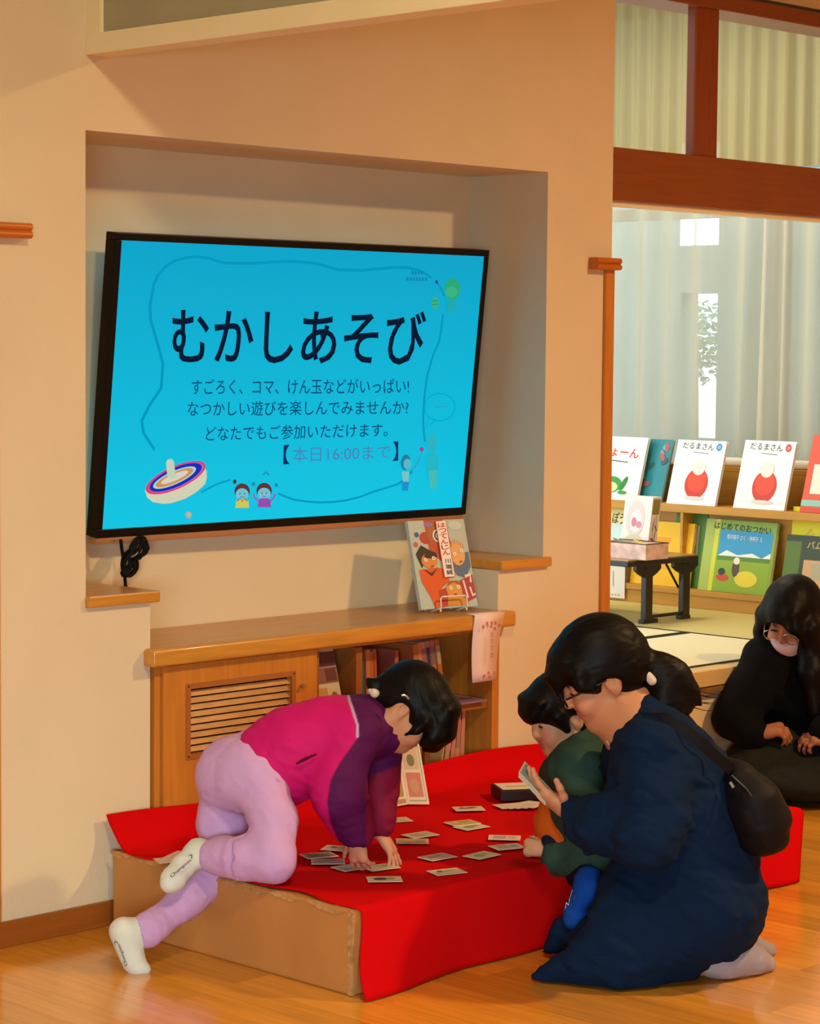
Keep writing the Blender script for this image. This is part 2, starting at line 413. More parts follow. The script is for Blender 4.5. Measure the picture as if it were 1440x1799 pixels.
def curtain(name, y0, y1, z0, z1, x, amp, per, material, label, irregular=0.0, group=None, seed=1):
    rr = random.Random(seed); n = int((y1-y0)/0.012); V = []; F = []
    ph = [rr.random()*6.28 for _ in range(5)]
    rows = 12
    for j in range(rows+1):
        t = j/rows; z = z1+(z0-z1)*t
        for i in range(n+1):
            y = y0+(y1-y0)*i/n
            a = 2*math.pi*y/per
            wv = math.sin(a+irregular*2.2*math.sin(a*0.23+ph[0])+irregular*0.5*t*math.sin(a*0.31+ph[1]))
            wv = math.copysign(abs(wv)**0.8, wv)
            k = amp*(1+irregular*0.7*math.sin(a*0.37+ph[2]))
            V.append((x+k*wv*(0.55+0.45*t), y+irregular*0.03*t*math.sin(a*0.19+ph[3]), z))
    for j in range(rows):
        for i in range(n): a = j*(n+1)+i; F.append((a, a+1, a+n+2, a+n+1))
    me = bpy.data.meshes.new(name); me.from_pydata(V, [], F); me.shade_smooth()
    return tag(link(name, me, material), label, 'curtain', group)
curtain('sheer_curtain', 4.9, 6.05, 0.86, 2.18, XC, 0.034, 0.135, SHEER, 'sheer cream curtain hanging behind the picture book shelf, below the wooden beam, right stretch', 0.8, seed=4)
curtain('sheer_curtain', 6.06, 7.9, 0.86, 2.18, XC, 0.022, 0.17, SHEER, 'sheer bluish curtain hanging behind the shelf, next to the pink wall edge', 0.5, seed=9)
curtain('pleated_curtain', 4.9, 7.9, 2.20, 3.06, XC-0.03, 0.024, 0.085, PLEAT, 'cream pleated curtain across the high window above the wooden beam', 0.12)
MB().tube([(XC,4.88,2.185),(XC,7.95,2.185)], 0.008).build('trim_curtain_rail', CHROME)['kind'] = 'structure'
# ================================================================== television
def tilt_frame(P, u, n):
    u = Vector(u).normalized(); n = Vector(n).normalized(); v = n.cross(u)
    M_ = Matrix(((u.x, v.x, n.x, P[0]), (u.y, v.y, n.y, P[1]), (u.z, v.z, n.z, P[2]), (0,0,0,1)))
    return M_, u, v, n
yaw, tl, rl, WT, HT = -0.023, 0.113, 0.003, 1.346*4.81/4.70, 1.346*0.577*4.81/4.70
u0 = Vector((math.cos(yaw), math.sin(yaw), 0)); n0 = Vector((math.sin(yaw), -math.cos(yaw), 0))
nT = n0*math.cos(tl)-Vector((0,0,1))*math.sin(tl); vT = nT.cross(u0)
uT = u0*math.cos(rl)+vT*math.sin(rl); vT = nT.cross(uT)
PT = Vector((4.401*4.81/4.70, 4.81, 1.45-0.101*4.81/4.70))
MT = Matrix(((uT.x, vT.x, nT.x, PT.x), (uT.y, vT.y, nT.y, PT.y), (uT.z, vT.z, nT.z, PT.z), (0,0,0,1)))
tv = thing('television', 'large wall-mounted television with a cyan screen, black bezel and copper lower strip', 'television')
bez = MB(); hw_, hh_ = WT/2, HT/2
a = 0.019
bez.box((-hw_,-hh_,-0.045),(hw_,-hh_+0.022,0.0)).box((-hw_,hh_-a,-0.045),(hw_,hh_,0.0)).box((-hw_,-hh_+0.022,-0.045),(-hw_+a,hh_-a,0.0)).box((hw_-a,-hh_+0.022,-0.045),(hw_,hh_-a,0.0))
bez.box((-hw_+0.05,-hh_+0.05,-0.052),(hw_-0.05,hh_-0.12,-0.044))
o = bez.build('bezel', BLACKP, tv, bevel=0.002); o.data.transform(MT)
o = MB().box((-hw_+0.004,-hh_-0.019,-0.04),(hw_-0.004,-hh_-0.001,-0.004)).build('copper_strip', mat('copper_paint','C08A62',0.35,0.5,metal=0.35), tv, bevel=0.003, smooth=True); o.data.transform(MT); o['label'] = 'copper coloured lower strip'
o = MB().box((-0.05,0.05,-0.10),(0.05,0.20,-0.053)).box((-0.25,0.0,-0.07),(0.25,0.25,-0.053)).build('wall_bracket', BLACKP, tv); o.data.transform(MT)
SCRM = bpy.data.materials.new('lit_screen'); SCRM.use_nodes = True
b_ = SCRM.node_tree.nodes['Principled BSDF']; b_.inputs['Base Color'].default_value = (0.003,0.003,0.004,1); b_.inputs['Roughness'].default_value = 0.3; b_.inputs['Specular IOR Level'].default_value = 0.08
nt = SCRM.node_tree; tc = nt.nodes.new('ShaderNodeTexCoord'); sx = nt.nodes.new('ShaderNodeSeparateXYZ'); cr = nt.nodes.new('ShaderNodeValToRGB')
nt.links.new(tc.outputs['Generated'], sx.inputs[0]); nt.links.new(sx.outputs['Z'], cr.inputs[0])
cr.color_ramp.elements[0].color = (*lin('00CDEB'), 1); cr.color_ramp.elements[1].color = (*lin('00AAD2'), 1)
nt.links.new(cr.outputs[0], b_.inputs['Emission Color']); b_.inputs['Emission Strength'].default_value = 0.97
scr = MB().box((-hw_+a,-hh_+0.022,-0.02),(hw_-a,hh_-a,-0.003)).build('screen', SCRM, tv); scr.data.transform(MT)
# the slide on the screen: drawn in the photograph's pixels, carried onto the screen plane
OT = MT @ Vector((0,0,-0.003))
def scv(x, y):
    q = onp(x, y, OT, nT)-OT; return q.dot(uT), q.dot(vT)
S = Print(OT, uT, vT, nT, scv, lift=0.00025)
rope = [(271,790),(251.6,760),(249,739),(262,713),(283,682),(286,640),(279,612),(272,588),(264,560),(263.5,536),(270,500),(278,482),(290.6,468.5),(307,458),(327,453),(345,451),(363.5,453),(380,458),(395,462),(442,463),(480,460),(514.6,459),(556,463),(593,474),(634,475),(665,472),(697,469.6),(715,470),(733,474),(746,480),(757,488)]
S.line(rope, 5, '009CC6')
S.line([(778,552),(775,575),(771,601),(763,617),(757,635),(750,660),(746,690),(744,713),(743,740),(744,757),(746,776)], 3.4, '009CC6')
S.line([(353,865),(379,851),(405,842.5)], 3.4, '00A3CC')
S.line([(488.5,867),(500,872),(514.6,877.4),(537,881),(561,882.6),(585,882),(608,879),(632,873),(655,864),(678,857),(697,851),(712,841),(724,828)], 3.4, '009CC6')
S.text('むかしあそび', ((301,639),(745,641),(749,547),(303,541)), '041A34', bold=0.012)
S.text('すごろく、コマ、けん玉などがいっぱい!', ((336,693),(718,691),(718,665),(337,666)), '0A3A6E')
S.text('なつかしい遊びを楽しんでみませんか?', ((329,731),(717,728),(717,703),(330,705)), '0A3A6E')
S.text('どなたでもご参加いただけます。', ((361,775),(680,767),(681,743),(362,749)), '0A3A6E')
S.text('【', ((497,816),(508,815),(508,781),(498,782)), '0A3468', bold=0.01)
S.text('本日16:00まで', ((513,813),(686,806),(686,781),(513,785)), '4C86BE')
S.text('】', ((689,810),(699,809),(699,775),(690,776)), '0A3468', bold=0.01)
# spinning top drawn at lower left
rt = -math.atan2(190, 425)
S.poly(ell(312,849,55,20,rt,28), 'D9D9B8'); S.poly([(254,861),(258,874),(268,882),(285,885),(300,884),(325,876),(345,864),(360,850),(363,838),(359,818)], 'D9D9B8')
S.poly(ell(308,839,57,20,rt,28), 'E8406E'); S.poly(ell(309,838.5,52,17.5,rt,28), 'B070C8'); S.poly(ell(308,838.5,50,16.5,rt,28), '1A30B8')
S.poly(ell(306,839,41,11.5,rt,28), 'B0DCE8'); S.poly(ell(306,839,36,9.5,rt,28), 'D89850'); S.poly(ell(306,838.5,26,6,rt,28), 'E0D8C8')
S.poly([(293,836),(291,812),(294,807),(301,806),(305,811),(307,830),(310,838),(300,842)], 'C9D9BC')
S.poly(ell(330.5,904.5,6,6.5), 'A8B0A0'); S.poly(ell(331,904,3.6,4.5), 'C0C0A8')
# two children at the bottom: dark hair, pale faces, yellow and purple clothes
def child(cx, cy, cloth, arms):
    S.poly(ell(cx,cy-1,13.5,14,0,18), '3C3848'); S.poly(ell(cx,cy+4,11.5,10.5,0,18), '7AC6D6')
    S.poly([(cx-12,cy+28),(cx-10,cy+15),(cx-5,cy+12),(cx+6,cy+12),(cx+11,cy+15),(cx+12,cy+28)], cloth)
    S.poly([(cx-12,cy-3),(cx-10,cy-11),(cx,cy-15),(cx+9,cy-12),(cx+12,cy-3),(cx+4,cy-7),(cx-4,cy-7)], '6A3434')
    S.poly(ell(cx-4,cy+3,1.2,1.2,0,8), '24506A'); S.poly(ell(cx+4,cy+3,1.2,1.2,0,8), '24506A'); S.line([(cx-3,cy+8),(cx,cy+9.5),(cx+3,cy+8)], 1, '2C6A80')
    if arms: S.line([(cx-11,cy+17),(cx-17,cy+11),(cx-19,cy+4)], 3, 'A060B4'); S.line([(cx+11,cy+17),(cx+17,cy+11),(cx+19,cy+4)], 3, 'A060B4')
    else: S.line([(cx-9,cy+16),(cx-3,cy+11),(cx,cy+17),(cx+4,cy+11),(cx+9,cy+16)], 1.6, '4C4488')
child(424.5,864,'D8CC58',False); child(463,863,'9A50B4',True)
S.poly(ell(411,846,3.2,4,0,10), '3C3848'); 
for c in ((444,850),(484,852)): S.poly(ell(c[0],c[1],3,3.4,0,10), '2088AC')
S.line([(461,834),(466,829),(471,834)], 2.6, '2088AC')
# speech bubble, pale child with a kendama at lower right, plain green blob of the corner picture, two lines of tiny writing
S.line(ell(771,715,27,24,0,26)+[(798,715)], 1.3, '00A4CE'); S.line([(752,732),(746,752),(764,738)], 1.3, '00A4CE')
S.line([(762,715),(784,714)], 2.2, '2CA6CC')
S.poly(ell(711,812,8.5,14,0.1,14), '2C7EA0'); S.poly(ell(714,815,7,9.5,0,14), '58BED0'); S.poly([(704,828),(718,828),(716,846),(706,846)], '7ACCCC'); S.poly([(704,846),(717,846),(715,862),(705,862)], '1C96CC')
S.line([(717,830),(726,822),(734,808),(740,793)], 1.8, '3C9CBE'); S.poly(ell(739,789,4.2,4.2,0,10), 'A04C8C')
S.poly(ell(757,777,8.5,16,0,14), '30B8C4'); S.poly(ell(758,815,11,22,0,16), '24BCCB'); S.poly([(751,826),(766,826),(764,858),(754,858)], '4CC0B8')
S.poly(ell(793,507,14,19,0,18), '2CAE7C'); S.poly(ell(791,513,11,10,0,14), '40B884'); S.poly([(783,525),(799,525),(797,546),(785,546)], '22AEB4')
S.poly(ell(762,532,6.5,11,0,14), '3CB68C'); S.line([(757,529),(767,528)], 1.5, '1C9470'); S.line([(757,535),(767,534)], 1.5, '1C9470')
S.line([(765,494),(772,506),(779,520)], 1.6, '2474A8'); S.poly(ell(765,495,2.4,3.6,0,8), '22409A')
for x0, x1, y in ((721,738,479),(712,746,490)):
    x = x0
    while x < x1: S.rect(x, y-3, x+3.4, y+3, '1484B2'); x += 5.4
S.build('screen_slide', mat('screen_picture', 'FFFFFF', 0.5, 0.01, attr=True, emit=0.97), tv)
o = MB().box((-hw_+0.05,-hh_-0.012,-0.006),(-hw_+0.085,-hh_-0.009,-0.0035)).build('maker_plate', CHROME, tv); o.data.transform(MT)

# cable bundle under the television
RUBBER = mat('black_rubber', '0C0A0A', 0.65, 0.15)
cb = thing('cable', 'black cable tied in a loose bundle hanging under the television\'s left end', 'cable')
def cpt(x, y, Y=4.86): return on(x, y, 1, Y)
mb = MB()
mb.tube([cpt(212,948),cpt(214,965),cpt(217,985),cpt(219,1010),cpt(221,1036)], 0.0045)
mb.build('straight_cord', RUBBER, cb, smooth=True)
mb = MB()
rr = random.Random(5)
for k in range(7):
    c = on(228+rr.uniform(-5,5), 986+rr.uniform(-6,6), 1, 4.85); R1 = 0.020+rr.random()*0.008
    ax = rr.uniform(-0.5, 0.5); pts = []
    for q in range(14):
        t = 2*math.pi*q/14; pts.append(c+Vector((R1*0.75*math.cos(t), ax*0.03*math.sin(t)+rr.uniform(-.003,.003), R1*1.1*math.sin(t)+0.5*R1*math.cos(t))))
    mb.tube(pts, 0.0042, 6, closed=True)
for k in range(6):
    c = on(244+rr.uniform(-5,5), 962+rr.uniform(-5,5), 1, 4.85); R1 = 0.016+rr.random()*0.008; pts = []
    for q in range(12):
        t = 2*math.pi*q/12; pts.append(c+Vector((R1*math.cos(t), 0.008*math.sin(t)+rr.uniform(-.004,.004), R1*math.sin(t)+0.4*R1*math.cos(t))))
    mb.tube(pts, 0.0042, 6, closed=True)
mb.tube([cpt(252,948,4.85),cpt(247,960,4.85),cpt(238,978,4.85),cpt(232,992,4.85)], 0.006)
mb.build('cable_loops', RUBBER, cb, smooth=True)
MB().tube([on(234,974,1,4.845)+Vector((0.012*math.cos(t),0.010*math.sin(t),0.006*math.cos(t))) for t in [i*0.7 for i in range(9)]], 0.0022, 6, closed=True).build('cable_tie', mat('grey_tie','8A8A88',0.5), cb)

# ================================================================== counter and cabinet
ct = MB()
ct.prism([(3.768,4.574,0.643),(5.133,4.574,0.643),(5.133,4.619,0.643),(5.099,4.619,0.643),(5.099,4.936,0.643),(3.796,4.936,0.643),(3.796,4.619,0.643),(3.768,4.619,0.643)], (0,0,0.045))
cto = ct.build('countertop', OAK, bevel=0.008, smooth=True, seg=3)
tag(cto, 'rounded honey wood countertop across the recess, over the louvred cabinet', 'countertop')
cab = thing('cabinet', 'built-in honey wood cabinet with a louvred door left and open book shelves right', 'cabinet', (4.45, 4.75, 0))
FY = 4.612
body = MB()
body.box((3.803,FY+0.002,0.0),(3.823,4.93,0.641)).box((5.068,FY-0.004,0.0),(5.098,4.93,0.641)).box((3.823,4.90,0.0),(5.068,4.93,0.641)).box((3.823,FY+0.01,0.0),(5.068,4.90,0.06)).box((3.823,FY+0.02,0.628),(5.068,4.90,0.641))
kids(cab, body.build('carcass', OAKV, bevel=0.001))
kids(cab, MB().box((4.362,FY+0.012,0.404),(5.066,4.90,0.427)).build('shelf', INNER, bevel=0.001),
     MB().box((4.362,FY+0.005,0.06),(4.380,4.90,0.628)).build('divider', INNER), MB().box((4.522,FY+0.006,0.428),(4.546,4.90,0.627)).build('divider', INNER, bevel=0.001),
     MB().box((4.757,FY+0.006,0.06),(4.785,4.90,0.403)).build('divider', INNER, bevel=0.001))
dr = MB()
x0, x1, z0, z1 = 3.825, 4.360, 0.06, 0.638; vx0, vx1, vz0, vz1 = 3.912, 4.266, 0.405, 0.573
for bx in (((x0,z0),(vx0,z1)), ((vx1,z0),(x1,z1)), ((vx0,z0),(vx1,vz0)), ((vx0,vz1),(vx1,z1))):
    dr.box((bx[0][0],FY-0.008,bx[0][1]),(bx[1][0],FY+0.010,bx[1][1]))
door = dr.build('door', OAKV); kids(cab, door)
sf = MB()
for (a0,c0,a1,c1) in ((vx0-0.014,vz0-0.014,vx1+0.014,vz0),(vx0-0.014,vz1,vx1+0.014,vz1+0.014),(vx0-0.014,vz0,vx0,vz1),(vx1,vz0,vx1+0.014,vz1)):
    sf.box((a0,FY-0.011,c0),(a1,FY-0.007,c1))
for (px, pz) in ((vx0-0.007,vz0-0.007),(vx1+0.007,vz0-0.007),(vx0-0.007,vz1+0.007),(vx1+0.007,vz1+0.007)):
    sf.m = 1; sf.add([(px+0.003*math.cos(t), FY-0.0115, pz+0.003*math.sin(t)) for t in [k*math.pi/3 for k in range(6)]], [(0,1,2,3,4,5)]); sf.m = 0
VF = mat('vent_frame_wood','A8642C',0.5,0.4,vary=0.08)
def sub(o, part):   # sub-part built in world coordinates
    o.parent = part; o.matrix_parent_inverse = Matrix.Identity(4); o.location = -(part.matrix_basis.translation + (part.parent.location if part.parent else Vector((0,0,0))))
    return o
sub(sf.build('vent_frame', [VF, BLACKW]), door)
SL = mat('louvre_slat_wood','C08A4C',0.32,0.55,vary=0.18,stretch=(3,10,10),vscale=7,rnd=0.1)
ns = 9
for k in range(ns):
    zc = vz1-0.012-k*(vz1-vz0-0.006)/ns
    sb = MB(); sb.prism([(vx0,FY-0.004,zc-0.0075),(vx0,FY-0.002,zc-0.0085),(vx0,FY+0.006,zc+0.0045),(vx0,FY+0.004,zc+0.0055)], (vx1-vx0,0,0))
    o = sub(sb.build('louvre_slat', SL), door)
sub(MB().box((vx0-0.005,FY+0.012,vz0-0.005),(vx1+0.005,FY+0.016,vz1+0.005)).build('vent_shade_sheet', mat('shaded_inside','3A1C0A',0.8,0.1)), door)  # dark sheet standing in for the shade behind the slats
kb = MB(); kb.tube([(4.300,FY-0.009,0.545),(4.300,FY-0.020,0.545),(4.300,FY-0.024,0.545)], [0.004,0.007,0.0062], 12)
sub(kb.build('knob', CHROME, smooth=True), door)

# books: cover and pages
def book(name, label, group, x, z, th, h, d, color, lean=0.0, yfront=None, depth_turn=0.0, spine=None, cat='book'):
    """upright book in the cabinet: spine towards the room, th thick along X, leaning by 'lean' (tan) in X"""
    y0 = yfront if yfront is not None else FY+0.045
    t = thing(name, label, cat, (x, y0, z), group)
    R = Matrix.Shear('XY', 3, (lean, 0)) if False else Matrix(((1,0,lean,0),(0,1,0,0),(0,0,1,0),(0,0,0,1)))
    c = MB(); e = 0.0016
    c.box((0,0,0),(th,0.002,h)).box((0,0.002,0),(e,d,h)).box((th-e,0.002,0),(th,d,h))
    co = c.build('cover', cover_mat(color), t, bevel=0.0006); co.data.transform(R)
    p = MB().box((e,0.0022,0.003),(th-e,d-0.003,h-0.003)).build('pages', PAPER, t); p.data.transform(R)
    if spine:
        s_ = MB()
        for (a0, b0) in ((0.62,0.90),): s_.box((th*0.12,-0.0006,h*a0),(th*0.88,0.0004,h*b0))
        so = s_.build('spine_label', cover_mat(spine), t); so.data.transform(R)
    return t
gB = 'picture books in the cabinet'
zs = 0.4275
# top left gap: magazine leaning, cover towards the room
mg = thing('magazine', 'grey and cream magazine leaning in the cabinet gap beside the louvred door', 'magazine', (4.385, FY+0.02, zs))
mgR = Matrix(((1,0,-0.16,0),(0,1,0.10,0),(0,0,1,0),(0,0,0,1)))
mgm = MB().box((0.012,0.0,0),(0.112,0.005,0.197)).build('cover', cover_mat('B8A48C'), mg, bevel=0.0005); mgm.data.transform(mgR)
pr = Print(Vector((0.012,-0.0004,0)), Vector((1,0,0)), Vector((-0.16,0.10,1)), Vector((0,-1,0.1)), lift=0.0008)
pr.rect(0.003,0.004,0.097,0.105,'CFC0A0'); pr.rect(0.010,0.010,0.050,0.095,'C09858'); pr.poly(ell(0.074,0.062,0.014,0.02), '7E7048'); pr.rect(0.003,0.108,0.097,0.15,'8A5A50'); pr.rect(0.052,0.112,0.092,0.147,'6A3C38'); pr.rect(0.003,0.153,0.097,0.193,'5A3030')
pr.build('cover_print', INK, mg)
specs = [
 ('black and teal picture book leaning on the cabinet divider', 4.560, 0.024, 0.185, '1C2638', -0.02, '2E7A94'),
 ('thin teal picture book beside the black spine in the cabinet', 4.586, 0.008, 0.180, '2E6A78', -0.03, None),
 ('pale orange picture book in the cabinet\'s left bay, next to the teal spines', 4.603, 0.016, 0.183, 'C07A4C', -0.03, None),
 ('tan picture book in the cabinet\'s left bay, between orange spines', 4.621, 0.012, 0.176, 'B46A38', -0.04, None),
 ('dull orange picture book, last of the cabinet\'s left-bay row', 4.635, 0.011, 0.182, 'A85C30', -0.04, None),
 ('pink-brown picture book standing alone behind the girl\'s hair', 4.716, 0.014, 0.172, 'A86450', -0.02, None),
 ('orange picture book behind the girl\'s hair, left of the pink spines', 4.800, 0.020, 0.182, 'B8703C', -0.08, None),
 ('pale pink picture book above the girl\'s hair in the cabinet', 4.824, 0.012, 0.186, 'C08470', -0.10, None),
 ('cream and pink picture book left of the blue-banded spine', 4.841, 0.014, 0.186, 'C69474', -0.12, 'A85A50'),
 ('picture book with a blue band on its spine, above the girl\'s hair', 4.861, 0.017, 0.188, 'B07868', -0.14, '28386E'),
 ('pink picture book with grey foot leaning right of the blue-banded one', 4.884, 0.017, 0.188, 'B4705A', -0.16, '7A6A78'),
 ('orange-brown picture book leaning outermost right on the upper cabinet shelf', 4.908, 0.018, 0.190, 'B06A34', -0.18, 'A8A080'),
]
for i, (lb, x, th, h, c, ln, sp) in enumerate(specs):
    book('picture_book', lb, gB, x, zs, th, h, 0.20, c, ln, spine=sp)
mag2 = MB().box((4.935,FY-0.006,0.4275),(5.045,FY+0.16,0.4335)).build('magazine', cover_mat('8A6A86')); mag2.data.transform(Matrix.Identity(4)); tag(mag2, 'thin purple patterned booklet lying flat at the shelf edge right of the leaning books', 'magazine')
specs2 = [
 ('dark red picture book on the lower cabinet shelf, below the girl\'s face', 4.795, 0.012, 0.24, '7A3A22', 0.0, None),
 ('brown picture book low in the cabinet, right of the dark red one', 4.83, 0.022, 0.22, '8A4624', 0.05, None),
 ('ochre picture book leaning low in the cabinet, behind the hair tips', 4.876, 0.012, 0.25, 'C8924E', 0.22, None),
 ('pink and tan picture book low in the cabinet, thick spine', 4.892, 0.030, 0.26, 'C08A64', 0.16, 'C87C70'),
 ('salmon picture book low in the cabinet, beside the thick pink one', 4.926, 0.026, 0.262, 'C67E62', 0.10, None),
 ('pale salmon picture book low in the cabinet, second from the right', 4.956, 0.022, 0.268, 'C48468', 0.06, 'B0705C'),
 ('rose picture book low in the cabinet, farthest right of the row', 4.980, 0.020, 0.272, 'C47A66', 0.03, None),
]
for lb, x, th, h, c, ln, sp in specs2: book('picture_book', lb, gB, x, 0.062+0.06, th, h+0.005, 0.20, c, ln, spine=sp)

# picture book on a wire stand on the counter
zc = 0.7010   # the wire stand carries the book a little above the counter
bl = on(740,1071,2,zc); br = on(847,1064,2,zc)
ub = (br-bl); wbk = 0.200; ub.z = 0; ub.normalize(); back = Vector((0,0,1)).cross(ub)  # towards the wall
lean = 0.30
vb = (Vector((0,0,1))*math.cos(lean)+back*math.sin(lean)).normalized(); nb = ub.cross(vb).normalized()
if nb.y > 0: nb = -nb
hb = 0.262
bk = thing('picture_book', 'large picture book with orange figures standing face out on the counter', 'book', tuple(bl))
def fr(o): return o
cv = MB().prism([bl-bl, ub*wbk, ub*wbk+vb*hb, vb*hb], -nb*0.002).prism([-nb*0.012, ub*wbk-nb*0.012, ub*wbk+vb*hb-nb*0.012, vb*hb-nb*0.012], -nb*0.002).prism([-nb*0.002, -nb*0.012, vb*hb-nb*0.012, vb*hb-nb*0.002], ub*0.002)
cv.build('cover', cover_mat('B8C4B8'), bk)
MB().prism([ub*0.002+vb*0.003-nb*0.002, ub*(wbk-0.004)+vb*0.003-nb*0.002, ub*(wbk-0.004)+vb*(hb-0.003)-nb*0.002, ub*0.002+vb*(hb-0.003)-nb*0.002], -nb*0.0098).build('pages', PAPER, bk)
# drawing coordinates: 0..1 across, 0..1 up
pr = Print((0,0,0), ub, vb, nb, lambda x, y: (x*wbk, y*hb), lift=0.0005)
pr.poly([(0.0,0.0),(1,0),(1,1),(0,1)], 'B4C0B4'); pr.poly([(0.28,1),(0.62,1),(0.72,0.70),(0.60,0.45),(0.3,0.65)], 'B84A30')
pr.poly(ell(0.27,0.80,0.11,0.07), 'B03C30'); pr.poly(ell(0.47,0.86,0.17,0.11,0.3), 'A8602C'); 
for k, q in enumerate((0.10,0.075,0.05,0.025)): pr.poly(ell(0.50,0.82,q,q*0.75), ('E8E4DC','34343C')[k % 2])
pr.poly(ell(0.12,0.84,0.04,0.03), '2C5A9A'); pr.poly(ell(0.08,0.73,0.04,0.03), 'C06058'); pr.poly(ell(0.35,0.95,0.08,0.03), '9A6AA0'); pr.poly(ell(0.82,0.93,0.12,0.05), 'C4D0C4')
pr.poly([(0.05,0.62),(0.16,0.72),(0.3,0.66),(0.42,0.62),(0.40,0.5),(0.2,0.54),(0.12,0.46)], '2C1C18')
pr.poly([(0.06,0.44),(0.40,0.46),(0.58,0.42),(0.56,0.30),(0.40,0.22),(0.46,0.05),(0.36,0.0),(0.24,0.0),(0.20,0.12),(0.08,0.30)], 'D8581C')
pr.poly([(0.34,0.20),(0.56,0.24),(0.60,0.10),(0.48,0.02),(0.32,0.0)], 'B44028')
pr.poly(ell(0.27,0.54,0.14,0.085), 'D9883C'); pr.poly([(0.18,0.60),(0.27,0.64),(0.40,0.59),(0.36,0.56),(0.22,0.57)], '2C1C18'); pr.poly([(0.12,0.46),(0.27,0.36),(0.40,0.46),(0.27,0.40)], '5A2014')
pr.poly([(0.60,0.50),(0.72,0.36),(0.86,0.33),(0.98,0.45),(0.98,0.62),(0.66,0.60)], '5A6C84'); pr.poly(ell(0.78,0.60,0.13,0.13,-0.2), 'E0A86A')
pr.poly([(0.66,0.70),(0.76,0.77),(0.9,0.72),(0.92,0.66),(0.78,0.72)], 'C8A078')
pr.poly([(0.46,0.02),(0.84,0.02),(0.80,0.16),(0.66,0.14),(0.50,0.16)], 'D08C34'); pr.poly(ell(0.62,0.20,0.14,0.095), 'DC9440'); pr.poly([(0.50,0.24),(0.55,0.30),(0.70,0.30),(0.76,0.24),(0.62,0.28)], 'A85C1C')
pr.poly([(0.74,0.30),(0.98,0.36),(0.99,0.10),(0.82,0.05),(0.76,0.14)], 'A83C44'); pr.line([(0.80,0.30),(0.84,0.10)], 0.03, 'E8D8D0'); pr.line([(0.90,0.22),(0.93,0.12),(0.98,0.14)], 0.03, 'E8D8D0'); pr.line([(0.84,0.34),(0.94,0.36),(0.93,0.27)], 0.035, 'E8D8D0')
for ex, ey in ((0.20,0.55),(0.34,0.565),(0.56,0.22),(0.69,0.225),(0.72,0.60),(0.85,0.635)):
    pr.poly(ell(ex,ey,0.03,0.022), 'F0ECE0'); pr.poly(ell(ex,ey,0.009,0.009,0,8), '201410')
for mx_, my_ in ((0.30,0.475),(0.62,0.145),(0.81,0.51)): pr.poly(ell(mx_,my_,0.025,0.010,0.1,10), '9A4420')
pr.poly([(0.475,0.34),(0.66,0.345),(0.66,0.985),(0.475,0.98)], 'EFE6DC')
pr.line([(0.475,0.34),(0.66,0.345),(0.66,0.985),(0.475,0.98),(0.475,0.34)], 0.012, 'C05848')
pr.text('はつてんじん', ((0.50,0.58),(0.64,0.585),(0.64,0.965),(0.50,0.96)), 'C02C34', bold=0.02, vertical=True)
pr.text('川端誠', ((0.52,0.36),(0.63,0.36),(0.63,0.55),(0.52,0.55)), '28242C', bold=0.01, vertical=True)
pr.build('cover_print', INK, bk)
st = thing('book_stand', 'small white wire stand holding the orange-figured book on the counter', 'stand', tuple(bl))
q0 = ub*0.058+nb*0.014; q1 = ub*0.150+nb*0.014; up = Vector((0,0,1)); rw = 0.0022
MB().tube([q0-up*0.0026-nb*0.05, q0-up*0.0026, q0-up*0.0026+nb*0.004, q0+up*0.026, q0+ub*0.006+up*0.031, q1-ub*0.006+up*0.031, q1+up*0.026, q1-up*0.0026+nb*0.004, q1-up*0.0026, q1-up*0.0026-nb*0.05], rw, 8).build('front_wire', WHITEM, st, smooth=True)
MB().tube([q0-nb*0.05-up*0.0026, q0-nb*0.075-up*0.0026, q0-nb*0.12+vb*0.14, q1-nb*0.12+vb*0.14, q1-nb*0.075-up*0.0026, q1-nb*0.05-up*0.0026], rw, 8).build('rear_wire', WHITEM, st, smooth=True)

for q_ in (q0, q1):
    for o_ in (nb*0.0, nb*-0.07): MB().tube([q_+o_-up*0.0030, q_+o_-up*0.0122], 0.0028, 8).build('foot', WHITEM, st, smooth=True)

# pink paper sign hanging from the counter edge
Y0 = 4.568
A_ = on(842,1085,1,Y0); B_ = on(895,1079,1,Y0)
sg = MB(); n = 8; V = []; 
for j in range(n+1):
    t = j/n; z = 0.689-(0.196)*t; w0 = 4.947+0.002*t+0.012*max(0,t-0.3)*0; w1 = 5.076-0.028*t
    V += [(w0-0.004*math.sin(t*3), Y0+0.004*math.sin(t*3.1)+0.008*t, z), (w1, Y0+0.001+0.012*math.sin(t*2.6), z)]
V = [(4.950, 4.62, 0.6895),(5.074, 4.62, 0.6895)]+V
sg.add(V, [(2*i,2*i+1,2*i+3,2*i+2) for i in range(n+1)])
sgo = sg.build('paper_sign', PINKP, smooth='full'); md = sgo.modifiers.new('thickness','SOLIDIFY'); md.thickness = 0.0008; md.offset = 0
sgt = thing('paper_sign', 'pale pink paper sign with small flowers hanging over the counter\'s right end', 'sign', (4.95, Y0, 0.69))
sgo.name = 'sheet'; kids(sgt, sgo)
pr = Print((4.947-4.95, -0.0035, -0.196-0.0), Vector((0.99,0.05,0)).normalized(), Vector((0,-0.02,1)).normalized(), Vector((0,-1,0)), lambda x,y: (x*0.115, y*0.19), lift=0.0015)
for fx, fy in ((0.25,0.84),(0.38,0.89),(0.56,0.89),(0.70,0.88),(0.84,0.84),(0.30,0.09),(0.45,0.13),(0.68,0.12)):
    pr.poly(ell(fx,fy,0.045,0.028,0,8), 'B8645C'); pr.poly(ell(fx,fy,0.018,0.012,0,6), 'D8A090')
